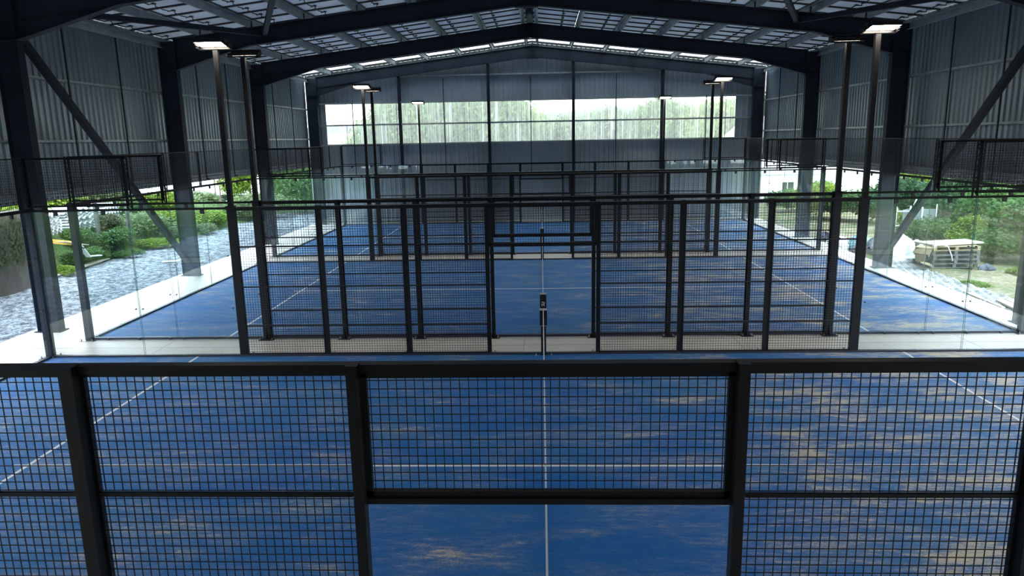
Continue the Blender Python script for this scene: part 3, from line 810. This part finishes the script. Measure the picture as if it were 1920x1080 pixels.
o = grid('land', -260, 260, -60, 320, 10, 10, lambda x, y: -.9, 'grass'); tag(o, 'wide grassland around the hall', 'ground', kind='stuff')
def hill(x, y):
    r = 1/(1+math.exp(-(y-170)/14))
    return -2 + r*(11+2.5*math.sin(x*.02+1.0)+1.5*math.sin(x*.055)+.6*math.sin(x*.16+y*.1))
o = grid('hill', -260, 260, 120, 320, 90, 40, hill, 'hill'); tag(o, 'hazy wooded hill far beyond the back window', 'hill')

# ---------------------------------------------------------------- foliage
def crown(rx, ry, rz_, n, size, seed, drop=0.0, shell=0.55, lumps=9):
    g = np.random.default_rng(seed)
    lc = g.normal(size=(lumps, 3)); lc /= np.linalg.norm(lc, axis=1)[:, None]; lc[:, 2] = np.abs(lc[:, 2])*.9-.15
    la = g.uniform(.35, .55, lumps)
    d = lc[g.integers(0, lumps, n)]*.62
    q = g.normal(size=(n, 3)); q /= np.linalg.norm(q, axis=1)[:, None]
    rr = g.uniform(shell, 1.0, n)**.6
    p = d + q*rr[:, None]*g.uniform(.34, .52, n)[:, None]
    p *= np.array([rx, ry, rz_])
    if drop: p = p[p[:, 2] > drop]
    n = len(p)
    a = g.normal(size=(n, 3)); a /= np.linalg.norm(a, axis=1)[:, None]
    b = np.cross(a, g.normal(size=(n, 3))); b /= np.linalg.norm(b, axis=1)[:, None]
    s = size*g.uniform(.6, 1.3, n)[:, None]
    a = a*s*.5; b = b*s*.32
    v = np.stack([p-a, p-b, p+a, p+b], 1).reshape(-1, 3)
    me = bpy.data.meshes.new('foliage')
    me.vertices.add(4*n); me.vertices.foreach_set('co', v.ravel())
    me.loops.add(4*n); me.loops.foreach_set('vertex_index', np.arange(4*n))
    me.polygons.add(n); me.polygons.foreach_set('loop_start', np.arange(n)*4)
    try: me.polygons.foreach_set('loop_total', np.full(n, 4))
    except Exception: pass
    me.update(calc_edges=True); me.validate()
    return me
CR = {}
def crown_mesh(kind, m):
    key = (kind, m)
    if key not in CR:
        if kind == 'tree': me = crown(1, 1, 1, 9000, .085, hash(m) % 1000 if False else len(m)*7+1)
        elif kind == 'big': me = crown(1, 1, 1, 11000, .085, len(m)*5+3, lumps=16)
        elif kind == 'hedge': me = crown(1, 1, 1, 6500, .115, len(m)*3+2, lumps=14, shell=.3)
        elif kind == 'thin': me = crown(1, 1, 1, 1300, .10, len(m)*3+5, lumps=10, shell=.2)
        elif kind == 'ivy': me = crown(1, 1, 1, 3000, .12, len(m)*3+9, lumps=16, shell=.2)
        me.materials.append(M[m]); CR[key] = me
    return CR[key]
def plant(name, cat, x, y, z, rx, ry, h, kind, m, label, group=None, trunk=.0, tm='bark', rot=None):
    t = empty(name, (x, y, z), label, cat, group)
    f = bpy.data.objects.new('foliage', crown_mesh(kind, m)); COL.objects.link(f); f.parent = t
    ch = (h-trunk)/1.75
    f.scale = (rx, ry, ch); f.location = (0, 0, trunk+ch*.72)
    f.rotation_euler = (0, 0, rnd.uniform(0, 6.28) if rot is None else rot)
    if name.endswith('tree') or trunk > 0:
        r0 = max(.06, h*.022)
        tb = MB().tube([(0, 0, -.3), (.03*h*.2, 0, h*.3), (-.02, .02*h, h*.62), (.05, 0, h*.9)], [r0, r0*.8, r0*.5, r0*.15], 7)
        for k in range(5):
            a = k*1.3+x; z0 = trunk*.8+h*.25+k*h*.09
            tb.tube([(0, 0, z0), (math.cos(a)*rx*.35, math.sin(a)*ry*.35, z0+h*.10), (math.cos(a)*rx*.7, math.sin(a)*ry*.7, z0+h*.2)], [r0*.4, r0*.25, r0*.08], 5)
        tb.build('trunk', tm, t, smooth=True)
    return t

# beyond the back window
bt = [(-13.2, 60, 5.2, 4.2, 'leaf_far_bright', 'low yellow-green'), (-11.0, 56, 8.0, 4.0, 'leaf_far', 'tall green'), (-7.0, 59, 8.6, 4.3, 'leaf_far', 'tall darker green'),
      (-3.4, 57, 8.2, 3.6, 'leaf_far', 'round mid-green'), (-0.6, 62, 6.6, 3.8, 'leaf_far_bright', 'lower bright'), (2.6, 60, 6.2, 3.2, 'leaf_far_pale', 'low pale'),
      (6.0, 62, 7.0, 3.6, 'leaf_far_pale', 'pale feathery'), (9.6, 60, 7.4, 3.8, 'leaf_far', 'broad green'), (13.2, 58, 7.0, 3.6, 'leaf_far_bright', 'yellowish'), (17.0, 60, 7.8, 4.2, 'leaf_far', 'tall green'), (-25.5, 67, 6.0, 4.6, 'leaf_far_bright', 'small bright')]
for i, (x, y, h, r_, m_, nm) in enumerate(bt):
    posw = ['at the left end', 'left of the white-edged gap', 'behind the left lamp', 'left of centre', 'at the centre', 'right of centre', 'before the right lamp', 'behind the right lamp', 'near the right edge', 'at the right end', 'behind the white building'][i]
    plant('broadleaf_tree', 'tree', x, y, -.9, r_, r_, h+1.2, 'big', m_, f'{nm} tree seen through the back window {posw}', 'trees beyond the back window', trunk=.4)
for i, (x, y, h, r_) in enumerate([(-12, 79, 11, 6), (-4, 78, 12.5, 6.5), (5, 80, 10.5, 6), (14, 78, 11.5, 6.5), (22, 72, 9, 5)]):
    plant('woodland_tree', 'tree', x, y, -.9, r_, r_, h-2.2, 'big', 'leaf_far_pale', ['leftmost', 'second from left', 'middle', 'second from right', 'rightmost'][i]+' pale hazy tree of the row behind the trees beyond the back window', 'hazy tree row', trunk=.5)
# building in the left of the back window
t = empty('long_white_building', (-15.4, 64, -.9), 'long white building low in the left of the back window', 'building')
MB().box(-4.6, 3.0, 0, 7, 0, 4.6).build('wall', 'render_white', t)
MB().prism([(-5.0, 4.6), (3.4, 4.6), (3.0, 5.8), (-4.6, 5.8)], 'y', -.4, 7.4).build('roof', 'render_white', t)
for k in range(3): MB().box(-3.8+k*2.4, -2.9+k*2.4, -.03, 0, 1.4, 2.6).build('window', 'pane', t)

# left side ---------------------------------------------------------------
w_ = MB()
for k in range(22):
    y = 9+k*.58
    w_.box(-16.15-.03*(k % 2), -15.86, y, y+.575, -.3, 2.30+.05*math.sin(k*1.3))
o = w_.build('concrete_wall', 'old_wall'); tag(o, 'old stained concrete retaining wall at the left edge of the yard', 'wall')
for (y, z, ry, h, nm) in ((20.7, .25, 1.05, 2.3, 'farther'), (18.0, .7, 1.0, 1.8, 'nearer')):
    plant('ivy', 'ivy', -15.70, y, z, .15, ry, h, 'ivy', 'leaf_ivy', f'{nm} clump of reddish green ivy hanging on the old concrete wall', 'ivy on the wall', rot=0)
for i, (x, y, z, rx, ry, h, m_, lb) in enumerate([
    (-18.3, 20.5, .9, 1.6, 2.4, 3.4, 'leaf_bright', 'sunlit yellow-green hedge above the concrete wall, nearest'),
    (-19.6, 24.5, 1.0, 1.5, 2.4, 2.35, 'leaf_bright', 'sunlit yellow-green hedge behind the stacked white sheets'),
    (-20.6, 29.5, 1.0, 1.5, 2.6, 2.0, 'leaf_bright', 'sunlit hedge left of the first whole column, behind the bank'),
    (-21.6, 34.0, .9, 1.5, 2.6, 1.6, 'leaf_pale', 'pale hedge at the far end of the bank'),
    (-16.75, 25.6, -.1, .55, 1.2, .75, 'leaf', 'low bush at the near foot of the bank'),
    (-17.0, 28.0, .0, .9, 1.6, 1.15, 'leaf', 'leafy bush on the bank left of the slanting brace'),
    (-17.3, 30.6, .0, 1.0, 1.6, 1.5, 'leaf_pale', 'taller weedy bush behind the slanting brace'),
    (-18.0, 33.6, .0, 1.2, 2.0, 1.35, 'leaf_bright', 'bright bush just before the far gravel edge'),
    (-17.6, 37.0, -.1, 1.4, 2.0, 1.1, 'leaf_bright', 'bright grassy bush left of the second left column'),
    (-16.1, 41.0, -.1, 2.1, 1.5, 1.7, 'leaf_pale', 'pale bush at the far end of the gravel'),
    (-16.15, 27.2, -.1, .35, .8, .40, 'leaf', 'tiny clump spilling onto the gravel in front of the leafy bush'),
    (-16.2, 29.6, -.1, .45, 1.1, .55, 'leaf_bright', 'low clump spilling onto the gravel behind the slanting brace foot'),
    (-16.3, 32.0, -.1, .5, 1.2, .65, 'leaf', 'low weeds on the gravel edge past the slanting brace'),
    (-16.3, 34.6, -.1, .5, 1.3, .60, 'leaf_pale', 'pale weeds on the gravel edge before the second left column'),
    (-16.2, 23.7, -.1, .35, .7, .40, 'leaf_bright', 'low weeds between the concrete wall and the ground board'),
    (-17.3, 23.4, .3, .6, .8, .7, 'leaf_ivy', 'reddish weeds at the end of the concrete wall'),
    (-17.6, 26.6, .5, .6, .9, .8, 'leaf', 'weeds directly below the middle stack of white sheets'),
    (-17.9, 29.0, .6, .7, 1.1, 1.0, 'leaf_ivy', 'brownish weeds below the stack of sheets nearest the brace'),
    (-18.6, 32.0, .8, .9, 1.3, 1.3, 'leaf', 'weedy mound behind the last stack of white sheets'),
    (-19.2, 36.0, .7, 1.3, 1.8, 1.4, 'leaf_bright', 'bright mound of bushes at the far top of the bank'),
    (-19.6, 40.0, .3, 1.8, 1.8, 1.5, 'leaf_pale', 'pale bushes in front of the pink-roofed house'),
    ]):
    plant('bush', 'bush', x, y, z, rx, ry, h, 'hedge', m_, lb, 'bushes on the left')
plant('broadleaf_tree', 'tree', -14.6, 44.5, -.3, 2.6, 2.0, 4.0, 'big', 'leaf', 'dense green tree beyond the gravel beside the back left corner', 'trees on the left', trunk=.1)
plant('broadleaf_tree', 'tree', -18.8, 46.5, -.3, 1.8, 1.8, 4.2, 'tree', 'leaf_bright', 'bright young tree in front of the right end of the pink-roofed house', 'trees on the left', trunk=.6)
plant('broadleaf_tree', 'tree', -12.3, 49, -.3, 2.8, 2.6, 4.6, 'big', 'leaf_dark', 'darker tree behind the dense green one at the back left corner', 'trees on the left', trunk=.3)
# stacked corrugated sheets
def wavy(mb_, cx, cy_, z, L, W_, rzv, waves=5, amp=.05, th=.018):
    n = waves*8; c_, s_ = math.cos(rzv), math.sin(rzv); vs = []
    for j in (0, 1):
        for k in range(n+1):
            u = -W_/2+W_*k/n; zz = z+amp*math.sin(2*PI*waves*k/n)
            for q in (0, 1):
                l = -L/2+L*q
                vs.append((cx+l*c_-u*s_, cy_+l*s_+u*c_, zz+j*th))
    fs = []; o_ = 2*(n+1)
    for k in range(n):
        a = 2*k; fs += [(a, a+1, a+3, a+2), (o_+a, o_+a+2, o_+a+3, o_+a+1), (a, a+2, o_+a+2, o_+a), (a+1, o_+a+1, o_+a+3, a+3)]
    mb_.add(vs, fs)
for si, (cx, cy_, z0, n, rzv, nm) in enumerate([(-18.2, 25.0, 1.10, 7, .15, 'left'), (-18.5, 27.4, 1.02, 8, -.1, 'middle'), (-18.9, 30.0, .95, 8, .2, 'right')]):
    for k in range(n):
        m_ = MB(); wavy(m_, cx+rnd.uniform(-.05, .05), cy_+rnd.uniform(-.05, .05), z0+.06+k*.105, 1.5, 1.5, rzv+rnd.uniform(-.06, .06))
        tag(m_.build('corrugated_sheet', 'fibre'), f'white corrugated sheet in the {nm} stack on the left bank, {["bottom","second","third","fourth","fifth","sixth","seventh","eighth"][k] if k < n-1 else "topmost"} of its stack', 'corrugated sheet', f'{nm} stack of corrugated sheets')
tag(MB().bar((-17.2, 24.35, 1.02), (-16.75, 24.95, .85), .30, .14).build('orange_sack', 'orange'), 'orange plastic sack lying on the bank under the white sheets', 'sack')
tag(MB().bar((-16.6, 24.2, 1.0), (-16.5, 25.4, .72), .30, .03).build('loose_board', 'wood_pale'), 'pale loose board just below the orange sack', 'board')
tag(MB().bar((-16.25, 22.9, .0), (-16.55, 26.6, .02), .30, .04).build('ground_board', 'wood_pale'), 'long pale board lying on the gravel edge behind the first left post', 'board')
tag(MB().bar((-16.42, 24.8, .95), (-16.30, 25.2, .30), .25, .03).bar((-16.3, 25.2, .33), (-16.1, 25.6, .30), .2, .03).build('torn_sheet', 'bag'), 'torn white sheet stuck upright in the weeds above the ground board', 'sheet')
tag(MB().bar((-14.0, 25.9, -.02), (-13.45, 26.1, -.02), .22, .03).build('white_board', 'bag'), 'small white board lying on the gravel beside the slanting brace', 'board')
for k, (x, y) in enumerate([(-17.3, 26.3), (-17.2, 27.4), (-16.9, 29.0)]):
    tag(MB().box(x-.06, x+.06, y-.06, y+.06, 0.0, 2.2-.1*k).build('fence_stake', 'wood_grey'), ['nearest', 'middle', 'farthest'][k]+' grey stake standing in front of the white sheets on the bank', 'stake', 'stakes on the left bank')
for k, (x, y) in enumerate([(-19.6, 43.2), (-17.7, 39.6)]):
    tag(MB().tube([(x, y, -.2), (x+.02, y, 3.4)], .035, 6).build('thin_pole', 'bark'), ['farther', 'nearer'][k]+' thin dark pole standing in front of the pink-roofed house', 'pole', 'poles before the house')
# pink-roofed house
t = empty('long_house', (-22.0, 50, -.9), 'long white house with a pale pink tiled roof on the far left', 'house')
MB().box(-9, 4.2, 0, 9, 0, 1.9).build('wall', 'render_grey', t)
r_ = MB().prism([(-.8, 1.85), (4.5, 4.4), (9.8, 1.85), (9.8, 1.75), (4.5, 4.3), (-.8, 1.75)], 'x', -9.5, 4.6); r_.build('roof', 'roof_pink', t)
MB().box(-9.5, 4.6, -.86, -.78, 1.68, 1.86).build('gutter', 'render_white', t)
for k, x in enumerate([-7.5, -5.2, -2.6, .2, 2.4]): MB().box(x-.5, x+.5, -.03, 0, .7, 1.6).build('window', 'pane', t)
MB().box(-4.1, -3.2, -.05, 0, 0, 1.7).build('door', 'render_white', t)

# right side ----------------------------------------------------------------
t = empty('white_house', (16.6, 46, -.9), 'white rendered house with one tall window beyond the right back corner', 'house')
MB().box(-3.6, 4.5, 0, 7, 0, 4.6).build('wall', 'render_white', t)
MB().prism([(-4.0, 4.6), (4.9, 4.6), (3.0, 6.2), (-2.2, 6.2)], 'y', -.4, 7.4).build('roof', 'roof_pink', t)
wn_ = MB().box(-1.75, -1.70, -.06, 0, 1.35, 2.15).box(-1.0, -.95, -.06, 0, 1.35, 2.15).box(-1.8, -.9, -.07, 0, 2.12, 2.22).box(-1.8, -.9, -.07, 0, 1.28, 1.36).box(-1.40, -1.36, -.04, 0, 1.35, 2.15).build('window_frame', 'render_white', t)
MB().box(-1.72, -.97, -.02, 0, 1.35, 2.15).build('pane', 'pane', wn_)
MB().box(-3.65, 4.55, -.03, 0, 2.55, 2.60).build('string_course', 'render_grey', t)
rb = [(16.6, 24.2, 1.6, 2.2, 2.5, 'leaf', 'hedge', 'leafy green hedge at the right edge above the dirt yard, nearest'),
      (16.9, 27.5, 1.5, 2.0, 2.7, 'leaf', 'hedge', 'green hedge right of the pallet stack'),
      (17.6, 30.5, 1.6, 2.0, 3.0, 'leaf_dark', 'hedge', 'dark green hedge behind the pallet stack'),
      (15.4, 31.5, 1.0, 1.3, 1.1, 'leaf_bright', 'hedge', 'low bright bush behind the white scaffold tubes'),
      (16.6, 34.5, 1.6, 1.8, 2.5, 'leaf_dark', 'hedge', 'dark bush behind the grey hanging sheet'),
      (15.0, 36.0, 1.3, 1.6, 1.8, 'leaf', 'hedge', 'mid-green bush right of the second right column'),
      (13.8, 37.2, 1.2, 1.4, 2.1, 'leaf_bright', 'hedge', 'yellow-green bush between the two thick right posts'),
      (13.4, 40.6, 1.2, 1.2, 1.5, 'leaf', 'hedge', 'bush at the foot of the white house'),
      (15.6, 41.2, 1.1, 1.2, 1.9, 'leaf_pale', 'hedge', 'pale bush right of the house window'),
      (19.0, 38.0, 1.9, 1.9, 2.6, 'leaf_bright', 'hedge', 'bright shrub below the pine tree'),
      (14.4, 22.0, .5, .5, .25, 'leaf_bright', 'hedge', 'small tuft of grass right of the pallet stack'),
      (12.0, 20.4, .5, .5, .18, 'leaf_bright', 'hedge', 'small tuft of grass in front of the pallet stack')]
rb += [(15.3, 26.2, .9, 1.2, 1.5, 'leaf_bright', 'hedge', 'bright weedy bush right behind the pallet stack'),
       (15.0, 24.0, .8, 1.2, 1.3, 'leaf', 'hedge', 'leafy weeds between the pallet stack and the right hedge'),
       (15.6, 21.6, .9, 1.4, 1.6, 'leaf', 'hedge', 'leafy weeds by the big right column'),
       (14.9, 28.0, .8, 1.2, 1.2, 'leaf', 'hedge', 'weedy bush between the pallet stack and the bare trunks'),
       (15.9, 29.6, .8, 1.2, 1.1, 'leaf_dark', 'hedge', 'dark weeds under the bare trunks')]
for (x, y, rx, ry, h, m_, kd, lb) in rb:
    plant('bush', 'bush', x, y, -.2, rx, ry, h+.1, kd, m_, lb, 'bushes on the right')
for (x, y, h, r_, m_, tr, lb) in ((20.0, 43.6, 5.2, 1.7, 'leaf_pine', 2.2, 'dark umbrella pine standing right of the white house'), (21.6, 40, 5.4, 1.5, 'leaf_pale', 1.4, 'thin pale tree behind the slanting right brace'),
                                   (18.9, 34, 4.6, 1.2, 'leaf_pale', 1.2, 'slender tree just left of the slanting right brace'), (23.5, 33, 5.4, 2.2, 'leaf_dark', .8, 'tall dark tree at the far right')):
    plant('tall_tree', 'tree', x, y, -.4, r_, r_, h, 'thin' if m_ != 'leaf_dark' else 'tree', m_, lb, 'trees on the right', trunk=tr)
for k, (x, y, lean) in enumerate([(17.2, 29.3, .15), (17.0, 29.1, .35)]):
    tag(MB().tube([(x, y, -.1), (x+lean, y+.1, 1.9)], [.09, .05], 7).build('tree_stump', 'bark_grey', smooth=True), ['upright', 'leaning'][k]+' pale bare trunk in front of the dark hedge on the right', 'tree trunk')
tag(MB().box(18.3, 20.6, 28.6, 28.7, .9, 1.7).bar((18.3, 28.65, 1.7), (20.6, 28.65, 1.75), .05, .05).build('green_netting', 'green_net'), 'turquoise green netting stretched behind the right hedge', 'netting')

# pallet stack with boards
def pallet(x, y, z, rz_, label, m='wood_grey', wd=1.45, dp=1.1):
    t = empty('pallet', (x, y, z), label, 'pallet', 'pallets in the stack', rz=rz_)
    d = MB()
    for k in range(7): d.box(-wd/2, wd/2, -dp/2+k*(dp-.1)/6, -dp/2+k*(dp-.1)/6+.1, .11, .13)
    d.build('deck_boards', m, t)
    b = MB()
    for xx in (-wd/2, -.05, wd/2-.1):
        for yy in (-dp/2, -.05, dp/2-.1): b.box(xx, xx+.1, yy, yy+.1, .02, .11)
    b.build('blocks', m, t)
    s_ = MB()
    for yy in (-dp/2, -.05, dp/2-.1): s_.box(-wd/2, wd/2, yy, yy+.1, 0, .02)
    s_.build('skids', m, t)
pl = [(12.85, 23.45, -.03, .02, 'grey'), (12.90, 23.43, .105, -.03, 'grey'), (12.88, 23.45, .240, .05, 'grey'), (12.92, 23.5, .375, -.02, 'grey'), (12.90, 23.48, .51, .03, 'pale'), ]
for k, (x, y, z, r_, c) in enumerate(pl):
    pallet(x, y, z, r_, ['bottom pallet of the stack in the dirt yard', 'second pallet from the bottom of the stack', 'third pallet from the bottom of the stack', 'fourth pallet from the bottom of the stack', 'pale top pallet of the stack in the dirt yard'][k], 'wood_grey' if c == 'grey' else 'wood')
tag(MB().bar((12.0, 23.2, .70), (13.85, 23.7, .69), .75, .05).bar((12.1, 23.0, .66), (12.3, 24.0, .66), .1, .04).build('plywood_sheet', 'wood_pale'), 'pale plywood sheet lying on the pallet stack', 'plywood')
m_ = MB(); pts = [(12.05, 23.0, .66), (11.85, 22.82, .62), (11.72, 22.75, .45), (11.70, 22.72, .22), (12.0, 22.6, .12)]
for a, b in zip(pts, pts[1:]): m_.bar(a, b, .55, .015)
tag(m_.build('draped_cardboard', 'wood'), 'tan cardboard drooping over the left end of the pallet stack', 'cardboard')
tag(MB().tube([(12.0, 22.8, .35), (12.05, 22.75, .62), (12.25, 22.72, .76), (12.5, 22.7, .68), (12.62, 22.68, .40), (12.66, 22.66, .22)], .018, 6).build('hose', 'bag', smooth=True), 'white hose looping over the front of the pallet stack', 'hose')

def blob(name, x, y, z, rx, ry, rz_, m_, label, cat, group, seed):
    g = random.Random(seed); mb_ = MB(); nu, nv = 18, 10; vs = []
    ph = [g.uniform(0, 6.28) for _ in range(6)]
    for j in range(nv+1):
        v = PI*.5*j/nv
        for i in range(nu):
            u = 2*PI*i/nu
            k = 1+.16*math.sin(3*u+ph[0]+v*2)+.10*math.sin(5*u+ph[1])*math.cos(v*3+ph[2])+.07*math.sin(9*u+ph[3]+v*7)
            vs.append((x+rx*k*math.cos(u)*math.cos(v), y+ry*k*math.sin(u)*math.cos(v), z+rz_*math.sin(v)*(1+.15*math.sin(2*u+ph[4]))-.02))
    fs = [(j*nu+i, j*nu+(i+1) % nu, (j+1)*nu+(i+1) % nu, (j+1)*nu+i) for j in range(nv) for i in range(nu)]
    mb_.add(vs, fs); o_ = mb_.build(name, m_, smooth=False)
    return tag(o_, label, cat, group)
bl = [('white_sack', 12.2, 25.2, 0, .60, .55, .75, 'bag', 'large white plastic sack left of the pallet stack, tallest of the heap', 'sack'),
      ('white_sack', 12.65, 24.9, 0, .42, .4, .58, 'bag', 'white sack with a red stripe beside the pallet stack', 'sack'),
      ('white_sack', 11.75, 24.8, 0, .50, .45, .38, 'bag', 'flattened white sack beside the foot of the slanting right brace', 'sack'),
      ('white_sack', 12.3, 24.3, 0, .70, .35, .20, 'bag', 'low spread of white plastic in front of the sack heap', 'plastic'),
      ('dark_sack', 11.95, 26.2, 0, .45, .4, .55, 'dark_bag', 'dark sack behind the white sack heap', 'sack'),
      ('plastic_heap', 11.25, 27.7, 0, .42, .8, .38, 'bag', 'white plastic heap outside the right glass wall of the middle court', 'plastic'),
      ('tarp_heap', 11.8, 27.2, 0, .45, .6, .55, 'blue_tarp', 'teal tarpaulin heap on the white plastic', 'tarpaulin'),
      ('tarp_heap', 11.5, 26.4, 0, .35, .4, .32, 'dark_bag', 'crumpled dark tarpaulin in front of the teal heap', 'tarpaulin'),
      ('dark_sack', 11.3, 29.3, 0, .28, .3, .35, 'dark_bag', 'small dark sack beside the thick right post of the middle court', 'sack'),
      ('dark_sack', 13.75, 22.75, 0, .25, .2, .18, 'dark_bag', 'grey-blue bag at the right foot of the pallet stack', 'sack')]
for i, (n_, x, y, z, a, b, c, m_, lb, ct) in enumerate(bl): blob(n_, x, y, z-.05, a, b, c, m_, lb, ct, 'debris heap on the right', i+3)
tag(MB().box(12.45, 12.85, 24.44, 24.50, .16, .24).build('red_strap', 'red'), 'red strap across the white sack beside the pallet stack', 'strap')
# scaffold tubes and hanging sheet
tubes = [((13.55, 29.0, -.05), (13.60, 29.0, 1.60)), ((14.05, 29.4, -.05), (14.05, 29.4, 1.25)), ((14.45, 29.2, -.05), (14.50, 29.2, 1.30)), ((14.95, 29.2, -.05), (14.95, 29.2, 1.25)), ((15.5, 29.2, -.05), (15.5, 29.2, 1.35)),
         ((13.5, 29.0, 1.12), (14.6, 29.2, 1.08)), ((13.4, 28.8, .52), (14.2, 29.4, .50)), ((13.4, 28.7, .40), (14.3, 28.9, .0)), ((14.3, 29.3, .2), (14.75, 29.3, 1.55))]
tw = ['leftmost upright', 'second upright', 'third upright', 'fourth upright', 'rightmost upright', 'upper horizontal', 'lower horizontal', 'lowest sloping', 'diagonal']
for (a, b), nm in zip(tubes, tw):
    tag(MB().tube([a, b], .032, 7).build('scaffold_tube', 'tube', smooth=True), f'{nm} pale scaffold tube beside the grey sheet in the right yard', 'tube', 'scaffold tubes')
m_ = MB(); N_ = 14
for j in range(2):
    pass
vs = []; 
for j in range(2):
    for i in range(N_+1):
        for k in range(2):
            u = i/N_; vs.append((14.25+1.30*u, 29.28+.05*math.sin(u*9)+.012*j, (.72 if k == 0 else 1.14+.05*u)+.03*math.sin(u*5)))
fs = []
q_ = 2*(N_+1)
for i in range(N_):
    a = 2*i; fs += [(a, a+2, a+3, a+1), (q_+a, q_+a+1, q_+a+3, q_+a+2), (a+1, a+3, q_+a+3, q_+a+1), (a, q_+a, q_+a+2, a+2)]
m_.add(vs, fs); tag(m_.build('hanging_sheet', 'grey_sheet'), 'grey sheet hung on scaffold tubes in the right yard', 'sheet')
# planks by the slab edge
for k, (a, b, wd, m_) in enumerate([((11.15, 19.25, 0), (11.02, 17.4, .0), .10, 'wood_pale'), ((11.38, 18.1, .02), (11.20, 16.9, .02), .22, 'wood_pale'), ((11.70, 18.3, 0), (11.55, 17.3, 0), .20, 'wood_pale'), ((11.1, 18.6, -.02), (11.02, 17.0, -.02), .08, 'wood_grey')]):
    tag(MB().bar(a, b, wd, .04).build('plank', m_), ['long thin pale plank along the right slab edge', 'wide pale plank nearest the big right column', 'short pale plank farther out from the right slab edge', 'dark plank lying against the right slab edge'][k], 'plank', 'planks by the right slab')
m_ = grid('rubble_strip', 10.98, 11.9, 16.2, 24.5, 16, 90, lambda x, y: -.02+.05*math.sin(x*23+y*9)*math.sin(y*17-x*5), 'rubble'); tag(m_, 'strip of pale rubble along the right slab edge', 'rubble', kind='stuff')
